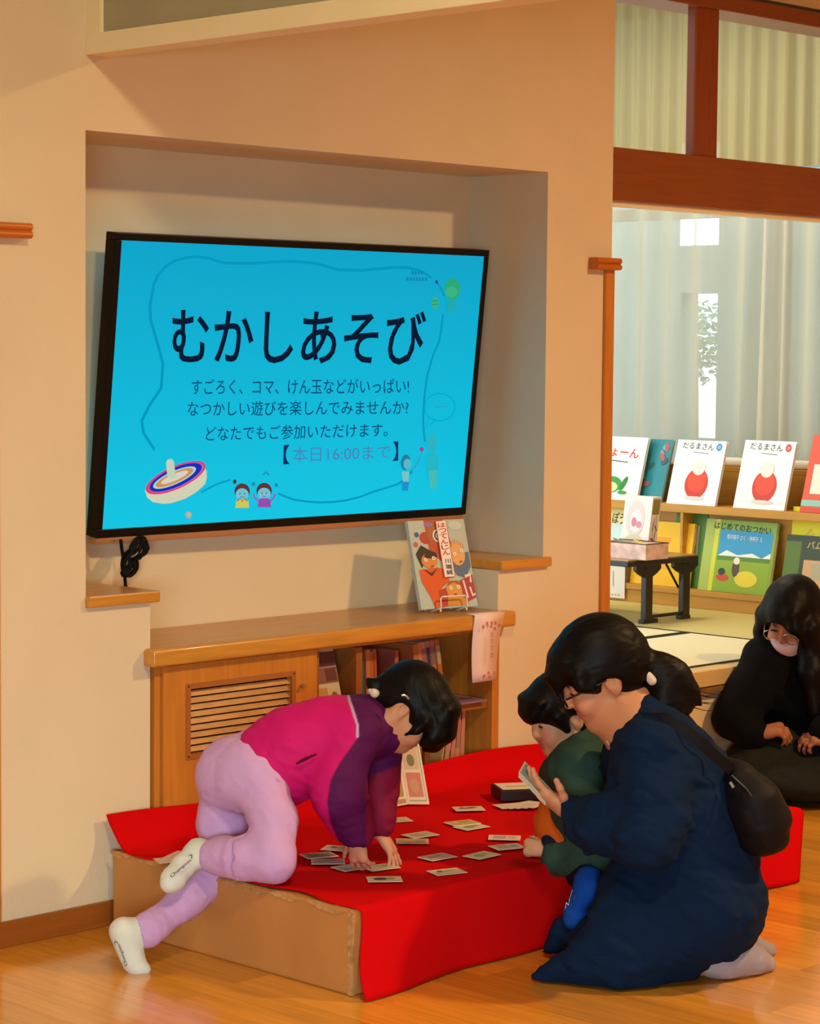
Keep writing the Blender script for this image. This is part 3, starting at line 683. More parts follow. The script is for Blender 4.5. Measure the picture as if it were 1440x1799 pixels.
pr.text('おすすめ', ((0.48,0.34),(0.60,0.34),(0.60,0.76),(0.48,0.76)), '8A705C', vertical=True)
pr.build('sign_print', INK, sgt)

# ================================================================== low platform and red cloth
BX0, BX1, BY0, BY1, BZ = 3.637, 5.335, 3.722, 4.575, 0.196
pf_ = thing('low_platform', 'low brown hardboard platform with torn edges under the red cloth', 'platform', (4.48, 4.15, 0))
kids(pf_, MB().box((BX0,BY0,0),(BX1,BY1,BZ)).build('platform_box', BOARD, bevel=0.006))
rr = random.Random(11); te = MB(); y = BY0+0.01
while y < BY1-0.02:
    L0 = rr.choice((0.02, 0.04, 0.07, 0.12))*rr.uniform(0.8, 1.2); hgt = rr.uniform(0.005, 0.020)
    te.add([(BX0-0.0012,y,BZ-0.004),(BX0-0.0022,y+L0*0.3,BZ-hgt),(BX0-0.0022,y+L0*0.7,BZ-hgt*0.8),(BX0-0.0012,y+L0,BZ-0.004),(BX0+0.006,y+L0,BZ+0.0012),(BX0+0.006,y,BZ+0.0012)], [(0,1,2,3,4,5)])
    y += L0*rr.uniform(0.8, 1.2)
kids(pf_, te.build('torn_tape_edge', TORN))
kids(pf_, MB().box((BX0-0.0015,BY0-0.004,0.002),(BX0+0.004,BY0+0.012,BZ-0.005)).build('corner_tape', TORN))
# cloth: a grid (s along X, t from the back wall over the top and down the front)
def sm(a_, b_, t): t = max(0, min(1, (t-a_)/(b_-a_))); return t*t*(3-2*t)
NS, NTT = 140, 90
V = []; F = []
ZC = BZ+0.006
for i in range(NS+1):
    s_ = i/NS
    for j in range(NTT+1):
        t = j/NTT
        xl = 3.645+0.009*math.sin(j*0.35)+0.010*math.sin(j*0.12+1); xr = 5.372
        x = xl+(xr-xl)*s_
        # profile length: rise 0.11, top 0.86, drop 0.2
        Ltot = 0.12+0.865+0.21; q = t*Ltot
        backz = 0.078+0.022*sm(4.7,5.3,x)*0+0.0*x
        if q < 0.12:
            k = q/0.12; y = 4.594-0.063*k**1.6; z = ZC+backz*(1-k)**1.7
            z += 0.012*math.sin(x*9)*(1-k)*0.5
        elif q < 0.985:
            y = 4.531-(q-0.12)/(0.865)*(4.531-(BY0-0.006)); z = ZC
        else:
            k = (q-0.985)/0.21; y = BY0-0.006-0.022*k-0.010*k*math.sin(x*7.0+0.8)-0.006*k*math.sin(x*17); z = ZC-k*(ZC-0.003)
        # soft top wrinkles
        if q >= 0.10 and q < 1.0: z += 0.0016*math.sin(x*6+y*9)+0.0011*math.sin(x*13-y*7)
        # skirt corners: left bottom spills to the left front, right end flares at the top
        if q >= 0.985:
            k = (q-0.985)/0.21
            if s_ < 0.08: x += -0.0*k; 
            x += (1-sm(0,0.10,s_))*(0.012-0.028*k**3); y -= (1-sm(0,0.12,s_))*0.028*k*k
            x += sm(0.93,1,s_)*(-0.055*k)
        # right edge folds down over the end of the platform
        e = x-(BX1+0.004)
        if e > 0 and q < 0.985: z -= min(0.03, e*e*22); 
        if q < 0.985 and q > 0.10: z += 0.004*sm(0.985,1.0,s_)
        # left edge, back corner: curls down a little where nothing carries it
        if s_ < 0.06 and q < 0.30:
            k = 1-s_/0.06; x -= 0.020*k*(1-q/0.30)
        V.append((x, y, z))
for i in range(NS):
    for j in range(NTT): a_ = i*(NTT+1)+j; F.append((a_, a_+1, a_+NTT+2, a_+NTT+1))
me = bpy.data.meshes.new('red_cloth'); me.from_pydata(V, [], F); me.shade_smooth()
cl = link('red_cloth', me, RED); md = cl.modifiers.new('thickness','SOLIDIFY'); md.thickness = 0.003; md.offset = -1
tag(cl, 'bright red felt cloth spread over the low platform and hanging to the floor', 'cloth')
ZTOP = ZC+0.0045

# ================================================================== cards on the cloth
CARDM = mat('card_stock', 'DCCFB8', 0.5, 0.35)
def card(label, px, py, ang, pal, z=0.0, tiltx=0.0, size=(0.088,0.062), kind=0):
    c = on(px, py, 2, ZTOP+z)
    t = thing('playing_card', label, 'card', tuple(c), 'picture cards on the red cloth')
    t.rotation_euler = (tiltx, 0.0, ang)
    a_, b_ = size[0]/2, size[1]/2
    MB().box((-a_,-b_,0),(a_,b_,0.0012)).build('card_body', CARDM, t, bevel=0.0003)
    p = Print((0,0,0.0012), (1,0,0), (0,1,0), (0,0,1), lift=0.0003)
    p.rect(-a_*0.88,-b_*0.84,a_*0.88,b_*0.84,pal[0])
    if kind == 0:
        p.poly(ell(-a_*0.2,0,a_*0.45,b_*0.5,0.2,12), pal[1]); p.poly(ell(a_*0.35,b_*0.1,a_*0.28,b_*0.4,-0.3,10), pal[2])
    elif kind == 1:
        p.poly([(-a_*0.8,-b_*0.3),(a_*0.1,-b_*0.1),(a_*0.7,b_*0.3),(a_*0.3,b_*0.6),(-a_*0.5,b_*0.2)], pal[1]); p.poly(ell(-a_*0.4,b_*0.25,a_*0.2,b_*0.3,0,8), pal[2])
    else:
        p.rect(-a_*0.7,-b_*0.6,a_*0.1,b_*0.6,pal[1]); p.rect(a_*0.2,-b_*0.5,a_*0.7,b_*0.5,pal[2])
    p.build('card_picture', INK, t); return t
DG = math.radians
cards = [
 ('card with a dark blob and green picture, nearest to the viewer on the cloth', 675,1545, DG(-40), ('DCD0B4','3A3A4C','A09C5C'), 0, 0),
 ('pale card with a dark line, near the cloth\'s front centre', 785,1532, DG(-18), ('D8CCAC','B0A078','54483C'), 0, 1),
 ('green-tinted card toward the front, right of centre', 846,1503, DG(2), ('CFC6A0','9AA060','B8A878'), 0, 0),
 ('grey-pink card left of the green-tinted one, centre front', 768,1506, DG(-5), ('B8A090','8A8478','A87868'), 0, 1),
 ('white card with grey frame, upper of the two cards by the boy\'s hand', 886,1472, DG(-50), ('D8C8B0','A89888','B8A48C'), 0, 2),
 ('pale card, lower of the two cards by the boy\'s hand', 891,1488, DG(-20), ('D8CCB0','A8A080','9A9880'), 0.0, 2),
 ('card with grey and black drawing, farthest back in the middle of the cloth', 823,1421, DG(-35), ('D8CCB4','5C5850','8A8070'), 0, 1),
 ('ochre card, upper of the crossed pair in the middle back', 812,1446, DG(-15), ('C8A860','B89048','D8C890'), 0.0016, 1),
 ('white and green card under the ochre one in the middle back', 828,1453, DG(-5), ('D4CCAC','8A9468','A89878'), 0, 0),
 ('cream card, upper of the overlapping pair right of the girl\'s hands', 738,1467, DG(-8), ('D4C8A8','B4A484','C4B498'), 0.0016, 2),
 ('ochre and lilac card, lower of the overlapping pair right of the girl\'s hands', 724,1478, DG(-45), ('D0A868','C8B070','B0A0B0'), 0, 2),
 ('cream card by the girl\'s far sleeve, beside the open book', 694,1441, DG(-25), ('D8CCB4','C4B8A0','CFC0A4'), 0, 2),
 ('grey card at the far left of the girl\'s hand', 576,1514, DG(-42), ('B8ACA0','8A8880','A08C88'), 0, 1),
 ('grey and lilac card under the girl\'s near hand, left one', 617,1524, DG(-8), ('B4A898','9C94A0','A89080'), 0, 2),
 ('cream card touching the girl\'s fingertips from the front', 668,1524, DG(-14), ('CFC2A4','B0A488','A89C80'), 0.0, 0),
 ('pinkish card half under the girl\'s near hand, behind', 596,1491, DG(-62), ('CDB8A4','A89080','5C4C48'), 0, 1),
 ('dim card behind the grey card, left of the girl\'s hand', 560,1503, DG(-20), ('8A7C68','6C6458','7A6C5C'), 0, 2),
]
for lb, px, py, an, pal, z, kd in cards: card(lb, px, py, an, pal, z, 0, (0.082,0.057), kd)
card('white card sticking out behind the girl\'s raised sock, upper', 318, 1503, DG(25), ('E4D8CC','D8CCC0','E0D4C8'), 0.001, 0, (0.088,0.06), 2)
card('white card sticking out behind the girl\'s raised sock, lower', 305, 1511, DG(-25), ('E4D8CC','DCD0C4','E0D4C8'), 0.0, 0, (0.088,0.06), 2)
# card box with its white lid, and the fanned pile in front of it
bxp = on(918,1400,2,ZTOP)
cbx = thing('card_box', 'black card box with a white top lying beside the fanned cards', 'box', tuple(bxp)); cbx.rotation_euler = (0,0,DG(-32))
MB().box((-0.078,-0.055,0),(0.078,0.055,0.030)).build('box_body', mat('dark_box','1C1018',0.5,0.4), cbx, bevel=0.002)
p = Print((0,0,0.0305),(1,0,0),(0,1,0),(0,0,1)); p.rect(-0.070,-0.048,0.074,0.05,'E8DCCC'); p.rect(-0.05,-0.01,0.03,0.005,'B8A890'); p.build('box_label', INK, cbx)
for k in range(5):
    card('white card fanned in front of the black card box, %s' % ('bottom left','second from left','middle','second from right','top right')[k], 899+k*8.5, 1416-k*0.6, DG(-22+k*9), ('E0D4C4','CFC2AE','D8CCBC'), 0.0014*k, 0, (0.088,0.062), 2)
# open board book standing on the cloth behind the girl's hands
ob0 = on(717,1413,2,ZTOP)
ob = thing('open_book', 'open cream book of small pictures standing on the cloth against the cabinet', 'book', tuple(ob0))
eL = (on(662,1423,2,ZTOP)-ob0); eR = (on(746,1413,2,ZTOP)-ob0); eL.z = eR.z = 0
HB = 0.17
bk2 = Vector((0.10,0.36,1)).normalized()
for nm, e_, flip in (('left_page', eL.normalized()*0.115, 1), ('right_page', eR.normalized()*0.058, 0)):
    nn = e_.cross(bk2).normalized()
    if nn.y > 0: nn = -nn
    MB().prism([Vector((0,0,0)), e_, e_+bk2*HB, bk2*HB], -nn*0.006).build(nm, mat('cream_page','E4D4B4',0.6,0.3), ob, bevel=0.0008)
    sgn = e_.normalized(); Wd = e_.length
    p = Print((0,0,0), sgn, bk2, nn, lambda x,y,Wd=Wd: (x*Wd, y*HB), lift=0.0006)
    if nm == 'left_page':
        p.rect(0.06,0.03,0.95,0.10,'B88C7A'); p.rect(0.10,0.14,0.45,0.50,'A89058'); p.rect(0.52,0.14,0.86,0.50,'C09C5C')
        for cx_, cy_ in ((0.28,0.62),(0.55,0.68),(0.30,0.80),(0.58,0.86)): p.poly(ell(cx_,cy_,0.12,0.06), 'A09050')
    else:
        p.rect(0.12,0.12,0.80,0.52,'D0785A'); p.poly(ell(0.45,0.3,0.2,0.12), 'C89468'); p.rect(0.12,0.58,0.80,0.94,'D8B484'); p.poly(ell(0.45,0.72,0.18,0.10), '7A7444'); p.line([(0.9,0.05),(0.9,0.97)], 0.03, 'A8A07C'); p.line([(0.1,0.06),(0.9,0.06)], 0.02, 'A8A07C')
    p.build('page_print', INK, ob)
# ================================================================== the picture book shelf of the back room
XS = 7.55
sh = thing('display_bookshelf', 'pale wood display bookshelf with face-out picture books under the curtained window', 'bookshelf', (7.7, 5.4, ZT))
kids(sh, MB().box((XS,4.9,ZT),(XS+0.40,7.4,ZT+0.052)).build('plinth', SHELFW, bevel=0.002),
     MB().box((XS-0.006,4.9,ZT+0.052),(XS+0.05,7.4,ZT+0.075)).build('lower_ledge', SHELFW, bevel=0.002),
     MB().box((XS+0.10,4.9,ZT+0.075),(XS+0.12,7.4,0.80)).build('lower_back_panel', SHELFW, bevel=0.002),
     MB().box((XS+0.02,4.9,0.800),(XS+0.20,7.4,0.832)).build('middle_ledge', SHELFW, bevel=0.002),
     MB().box((XS+0.19,4.9,0.832),(XS+0.21,7.4,0.965)).build('upper_back_panel', SHELFW, bevel=0.002),
     MB().box((XS+0.19,4.9,0.965),(XS+0.36,7.4,0.985)).build('top_board', SHELFW, bevel=0.002),
     MB().box((XS+0.02,7.4,ZT),(XS+0.40,7.42,0.985)).build('end_panel', SHELFW))
for yy in (5.86,): kids(sh, MB().box((XS+0.02,yy-0.006,ZT+0.075),(XS+0.10,yy+0.006,0.80)).build('divider', SHELFW))
cush = MB().box((XS+0.22,4.95,0.9855),(XS+0.36,5.98,1.015)).build('folded_cloth', PAPER, bevel=0.01)
tag(cush, 'white folded cloth lying along the top of the bookshelf behind the books', 'cloth')

def facebook(label, px, py, w_, h_, col, draw, xoff, z, lean=0.28, thick=0.012, group='face-out picture books on the back room shelf', name='picture_book', edge='E0D8C8', turn=0.0):
    """book standing face out on a ledge (left lower corner seen at px, py)"""
    P0 = on(px, py, 0, XS+xoff); P0.z = z
    U = Vector((math.sin(turn)*1.0, -math.cos(turn), 0)); U.normalize(); V_ = (Vector((0,0,1))*math.cos(lean)+Vector((math.cos(turn),math.sin(turn),0))*math.sin(lean)).normalized(); N_ = U.cross(V_).normalized()
    if N_.x > 0: N_ = -N_
    t = thing(name, label, 'book', tuple(P0), group)
    MB().prism([Vector((0,0,0)), U*w_, U*w_+V_*h_, V_*h_], -N_*0.0018).prism([-N_*thick, U*w_-N_*thick, U*w_+V_*h_-N_*thick, V_*h_-N_*thick], -N_*0.0018).prism([-N_*0.0018, -N_*thick, V_*h_-N_*thick, V_*h_-N_*0.0018], U*0.0018).build('cover', cover_mat(col), t)
    MB().prism([U*0.002+V_*0.003-N_*0.002, U*(w_-0.003)+V_*0.003-N_*0.002, U*(w_-0.003)+V_*(h_-0.003)-N_*0.002, U*0.002+V_*(h_-0.003)-N_*0.002], -N_*(thick-0.0025)).build('pages', PAPER, t)
    p = Print((0,0,0), U, V_, N_, lambda x, y: (x*w_, y*h_), lift=0.0007)
    draw(p)
    if p.f: p.build('cover_print', INK, t)
    return t
def d_frog(p):
    p.text('ぴょーん', ((0.02,0.70),(0.86,0.66),(0.86,0.82),(0.02,0.86)), 'D83C2C', bold=0.015)
    p.line([(0.30,0.62),(0.66,0.60)], 0.016, '5C5C5C')
    p.poly(ell(0.40,0.24,0.22,0.13), '3C9440'); p.poly(ell(0.38,0.20,0.16,0.08), 'CFE0A0'); p.poly(ell(0.66,0.26,0.05,0.13,-0.5,12), '2C8038'); p.poly(ell(0.66,0.12,0.10,0.03), '3C9440')
def d_round(tcol, txt):
    def f(p):
        p.text('だるまさん', ((0.12,0.87),(0.76,0.85),(0.76,0.955),(0.12,0.965)), '3C3430', bold=0.005)
        p.poly(ell(0.87,0.905,0.058,0.058), tcol); p.text(txt, ((0.845,0.88),(0.90,0.88),(0.90,0.93),(0.845,0.93)), 'F0F0EC')
        p.line([(0.36,0.815),(0.68,0.80)], 0.012, '8A8480')
        # a plain red round shape stands in for the picture
        p.poly(ell(0.55,0.105,0.22,0.035), 'D8C8BC'); p.poly(ell(0.54,0.33,0.235,0.235,0,26), 'C83820'); p.poly(ell(0.54,0.37,0.19,0.17,0,22), 'D8482C'); p.poly([(0.42,0.095),(0.66,0.095),(0.64,0.13),(0.44,0.13)], 'E8D4CC')
        p.poly(ell(0.54,0.58,0.13,0.12,0,20), 'E4D8CC')
    return f
def d_red(p):
    p.rect(0.12,0.24,0.38,0.62,'E8DCC8'); p.rect(0.50,0.24,0.80,0.62,'E8DCC8'); p.rect(0.0,0.08,1.0,0.16,'8CBCA8'); p.rect(0,0.0,1.0,0.06,'D0482C')
    p.text('バス', ((0.45,0.74),(0.9,0.74),(0.9,0.92),(0.45,0.92)), 'F0D080', bold=0.02)
def d_boat(p):
    p.rect(0,0.0,1,0.70,'8CC0D4'); p.rect(0,0.66,1,1,'E8DC94'); p.poly(ell(0.5,0.55,0.5,0.16), 'C8DCE0'); p.poly(ell(0.3,0.10,0.30,0.08), 'D85C34'); p.line([(0.25,0.18),(0.35,0.30),(0.45,0.20)], 0.03, '34548C')
    p.text('ぽうと', ((0.30,0.72),(0.90,0.70),(0.90,0.90),(0.30,0.92)), '4C5420', bold=0.02)
def d_errand(p):
    p.rect(0.0,0,1,1,'8AAA3C'); p.rect(0,0,0.16,1,'A8B850'); p.rect(0.14,0.0,0.20,1,'CFD03C')
    p.rect(0.22,0.50,0.96,0.86,'3C98C8'); p.poly([(0.22,0.50),(0.34,0.58),(0.50,0.52),(0.70,0.56),(0.84,0.50),(0.96,0.58),(0.96,0.46),(0.22,0.46)], 'E4E8DC')
    p.rect(0.20,0.02,0.97,0.50,'8CA82C'); p.rect(0.22,0.44,0.96,0.50,'5C8430')
    p.text('はじめてのおつかい', ((0.12,0.865),(0.92,0.835),(0.92,0.935),(0.12,0.965)), '24301C', bold=0.012)
    p.text('筒井頼子 さく・林明子 え', ((0.32,0.735),(0.82,0.72),(0.82,0.79),(0.32,0.805)), 'E8ECE8')
    # plain shapes for the picture below the title
    p.poly(ell(0.66,0.20,0.16,0.11), 'E0CC38'); p.poly(ell(0.33,0.20,0.09,0.05), 'C84C34'); p.poly(ell(0.31,0.28,0.05,0.05), '34403C'); p.poly(ell(0.50,0.34,0.05,0.12), '5C4438'); p.poly(ell(0.505,0.44,0.045,0.05), 'E8DCC8')
def d_yellow(p):
    p.rect(0,0,1,1,'F0B81C'); p.rect(0.10,0.66,0.62,0.76,'E89818'); p.poly(ell(0.5,0.3,0.3,0.04), 'E0A820')
def d_green(p):
    p.rect(0,0,1,1,'5C8434'); p.rect(0.08,0.3,0.78,0.8,'E4DCC4'); p.line([(0.15,0.45),(0.7,0.5)], 0.1, 'B0A880')
def d_yell2(p):
    p.rect(0,0,1,1,'E4D81C'); p.text('ぐも', ((0.2,0.5),(0.75,0.5),(0.75,0.78),(0.2,0.78)), 'D8B83C', bold=0.02); p.poly(ell(0.62,0.12,0.36,0.17), '2C9A7C'); 
def d_forest(p):
    p.rect(0,0,1,1,'3C4834'); p.rect(0,0,0.22,0.9,'5C7430'); p.text('バムとケロの', ((0.30,0.80),(0.95,0.78),(0.95,0.90),(0.30,0.92)), 'C8A860', bold=0.015)
    p.rect(0.28,0.05,1,0.62,'C89C6C'); p.rect(0.40,0.32,0.60,0.58,'A8A080'); p.rect(0.66,0.30,0.92,0.58,'B0AC90')
def d_dots(p):
    rr = random.Random(2)
    for k in range(16): p.poly(ell(rr.uniform(.1,.9),rr.uniform(.08,.92),0.09,0.05,rr.random()*3,8), ('7A9C94','A85C5C','24788A','3C5C5C')[k % 4])
ZM, ZL = 0.833, ZT+0.076
facebook('white picture book with red lettering and a green shape, behind the wall corner', 1037, 880, 0.245, 0.27, 'E8E8E0', d_frog, 0.035, ZM)
facebook('teal patterned book standing behind the white one with the green shape', 1090, 884, 0.21, 0.265, '2C8088', d_dots, 0.075, ZM, lean=0.30, turn=0.0)
facebook('white picture book with a blue dot and a red round figure', 1170, 886, 0.245, 0.268, 'ECECE4', d_round('2C88C0','の'), 0.035, ZM)
facebook('white picture book with a red dot and a red round figure', 1287, 893, 0.245, 0.278, 'ECECE4', d_round('C84430','が'), 0.035, ZM)
facebook('orange-red picture book with white windows, farthest right on the upper ledge', 1404, 899, 0.25, 0.31, 'D8502C', d_red, 0.035, ZM)
facebook('yellow and light blue picture book on the lower ledge, next to the wall edge', 1047, 985, 0.17, 0.24, 'E0D890', d_boat, 0.01, ZL+0.07, lean=0.22)
facebook('green picture book with white panel peeking out behind the yellow one', 1176, 1000, 0.16, 0.315, '4C7430', d_green, 0.055, ZL, lean=0.14)
facebook('plain yellow-orange picture book on the lower ledge behind the black table', 1106, 1034, 0.30, 0.262, 'F0B418', d_yellow, 0.02, ZL, lean=0.16)
facebook('green picture book with a blue sky panel, centre of the lower ledge', 1225, 1038, 0.345, 0.29, '86A63C', d_errand, 0.01, ZL, lean=0.2, thick=0.016)
facebook('yellow picture book with a green oval standing above the dark one', 1383, 1050, 0.26, 0.355, 'E4D81C', d_yell2, 0.055, ZL, lean=0.08)
facebook('dark green picture book with cream lettering behind the seated woman\'s head', 1368, 1050, 0.33, 0.25, '3C4834', d_forest, 0.01, ZL, lean=0.2)
# paper sign under the shelf edge by the wall corner
sg2 = thing('paper_sign', 'small cream paper sign on the shelf foot beside the wall corner', 'sign', tuple(on(1062,1050,0,XS-0.012)))
MB().box((0,-0.105,0.004),(0.001,0.03,0.165)).build('sheet', PAPER, sg2)
p = Print((-0.0005,0.03,0.004),(0,-1,0),(0,0,1),(-1,0,0),lambda x,y:(x*0.135,y*0.16)); 
for fx in (0.3,0.42,0.54,0.66,0.78): p.poly(ell(fx,0.86,0.035,0.03,0,8),'B09A7C'); p.poly(ell(fx,0.08,0.035,0.025,0,8),'B0A48C')
p.line([(0.55,0.7),(0.55,0.3)],0.04,'C0B8A0'); p.build('sign_print', INK, sg2)

# low black folding table with things on it
TH = 0.67
tb = thing('low_table', 'low black folding table with a wooden top beside the bookshelf', 'table', (7.04, 5.9, ZT))
kids(tb, MB().box((6.825,5.53,TH-0.024),(7.255,6.25,TH-0.004)).build('tabletop', BLACKW, bevel=0.003),
     MB().box((6.829,5.534,TH-0.0035),(7.251,6.246,TH+0.0010)).build('top_face', mat('table_face','A07E44',0.25,0.5,vary=0.06)))
for yy in (5.575, 6.19):
    for xx, sg_ in ((6.975, -1), (7.250-0.045, 1)):
        kids(tb, MB().box((xx,yy-0.012,ZT+0.004),(xx+0.042,yy+0.012,TH-0.024)).build('leg', BLACKW, bevel=0.002))
        pts = [(xx+0.021-0.075, TH-0.024),(xx+0.021-0.075, TH-0.045),(xx+0.021-0.050, TH-0.062),(xx+0.0,TH-0.075),(xx+0.042,TH-0.075),(xx+0.021+0.050, TH-0.062),(xx+0.021+0.075, TH-0.045),(xx+0.021+0.075, TH-0.024)]
        kids(tb, MB().prism([(p[0],yy-0.009,p[1]) for p in pts], (0,0.018,0)).build('corner_bracket', BLACKW, bevel=0.002))
        kids(tb, MB().box((xx-0.012,yy-0.014,ZT+0.0005),(xx+0.075 if sg_<0 else xx+0.045,yy+0.014,ZT+0.016)).build('foot_block', BLACKW, bevel=0.002))
    kids(tb, MB().box((7.00,yy-0.006,ZT+0.018),(7.23,yy+0.006,ZT+0.030)).build('stretcher', BLACKW))
    kids(tb, MB().tube([(7.13,yy+0.02,TH-0.026),(7.215,yy+0.02,TH-0.13)], 0.005, 6).build('folding_brace', BLACKW))
# things on the table
tx = thing('storage_box', 'open pink marbled cardboard box on the low black table', 'box', (6.90,5.70,TH))
P1 = on(1134,985,2,TH+0.001)
BXM = mat('marbled_card','D8B4A8',0.6,0.3,vary=0.25,vscale=25)
a_, b_ = P1.x, P1.y
def cuboid(mb, x0, y0, z0, x1, y1, z1): mb.box((x0,y0,z0),(x1,y1,z1))
bm_ = MB(); W_, D_2, H_2, t_ = 0.135, 0.235, 0.058, 0.004
x0, y0, z0 = a_, b_, TH+0.0012
for q in ((x0,y0,z0,x0+W_,y0+t_,z0+H_2),(x0,y0+D_2-t_,z0,x0+W_,y0+D_2,z0+H_2),(x0,y0+t_,z0,x0+t_,y0+D_2-t_,z0+H_2),(x0+W_-t_,y0+t_,z0,x0+W_,y0+D_2-t_,z0+H_2),(x0+t_,y0+t_,z0,x0+W_-t_,y0+D_2-t_,z0+t_)): cuboid(bm_, *q)
kids(tx, bm_.build('box_body', BXM, bevel=0.001))
rm = MB(); rm.box((x0-0.001,y0-0.001,z0+H_2),(x0+W_+0.001,y0+t_,z0+H_2+0.003)).box((x0-0.001,y0+t_,z0+H_2),(x0+t_,y0+D_2,z0+H_2+0.003)).box((x0+W_-t_,y0+t_,z0+H_2),(x0+W_+0.001,y0+D_2,z0+H_2+0.003))
kids(tx, rm.build('rim', mat('dark_rim','4A2A1C',0.5,0.4)))
for k, (c_, lb) in enumerate((('E0C85C','yellow folded paper toy lying in the pink marbled box'),('7C8C5C','green folded paper lying in the pink marbled box, behind the yellow one'))):
    o = MB().prism([(x0+0.02,y0+0.03+k*0.1,z0+0.045),(x0+0.10,y0+0.02+k*0.1,z0+0.047),(x0+0.11,y0+0.09+k*0.1,z0+0.05),(x0+0.05,y0+0.10+k*0.1,z0+0.068)], (0,0,0.004)).build('folded_paper', mat('folded_'+c_, c_, 0.6, 0.3))
    o2 = MB().box((x0+0.03,y0+0.04+k*0.1,z0+t_),(x0+0.08,y0+0.09+k*0.1,z0+0.048)).build('paper_stack', mat('folded_'+c_, c_, 0.6, 0.3), o)
    tag(o, lb, 'paper')
# thick picture-play box standing behind it
P2 = on(1180,982,2,TH+0.001)
ub2 = Vector((0.60,-0.80,0)).normalized(); vb2 = (Vector((0,0,1))+Vector((0.18,0.12,0))).normalized()
L0 = on(1122,978,2,TH+0.001)
x_, y_ = 7.04, 5.62
t = thing('picture_card_box', 'white box with a pale pink figure standing on the low black table', 'box', (x_, y_+0.13, TH+0.001))
H3, W3, T3 = 0.225, 0.135, 0.052
U2 = Vector((0.72,-0.69,0)).normalized()*1.0; N2 = U2.cross(Vector((0,0,1)))
U3 = Vector((0.0,-1,0)); 
vv = Vector((0.16,0,1)).normalized()
MB().prism([Vector((0,0,0)), U3*W3, U3*W3+vv*H3, vv*H3], Vector((T3,0,0))).build('box_body', mat('white_box','E6DCD0',0.5,0.35), t, bevel=0.001)
p = Print((0,0,0), U3, vv, Vector((-1,0,0.16)).normalized(), lambda x,y:(x*W3,y*H3), lift=0.0008)
p.poly(ell(0.45,0.62,0.33,0.32), 'DCC4BC'); p.poly(ell(0.48,0.58,0.20,0.20), 'E8DED4'); p.poly(ell(0.42,0.56,0.10,0.08), 'C87C84'); p.poly(ell(0.60,0.52,0.10,0.06), 'C88C94'); p.poly(ell(0.45,0.2,0.36,0.15), 'CFC8A0')
p.build('cover_print', INK, t)
p = Print(U3*W3, Vector((1,0,0)), vv, Vector((0,-1,0)), lambda x,y:(x*T3,y*H3), lift=0.0008)
p.rect(0.1,0.70,0.9,0.96,'8C8848')
for k in range(9): p.poly(ell(0.5+0.15*(-1)**k,0.08+k*0.065,0.2,0.018,k,7), ('5C4038','8A3C34')[k % 2])
p.build('side_print', INK, t)
t = MB().box((6.86,6.0,TH+0.0012),(7.02,6.2,TH+0.06)).build('wooden_box', mat('brown_box','8A6A3C',0.5,0.4,vary=0.1), bevel=0.002); tag(t, 'plain brown box at the wall corner end of the low black table', 'box')
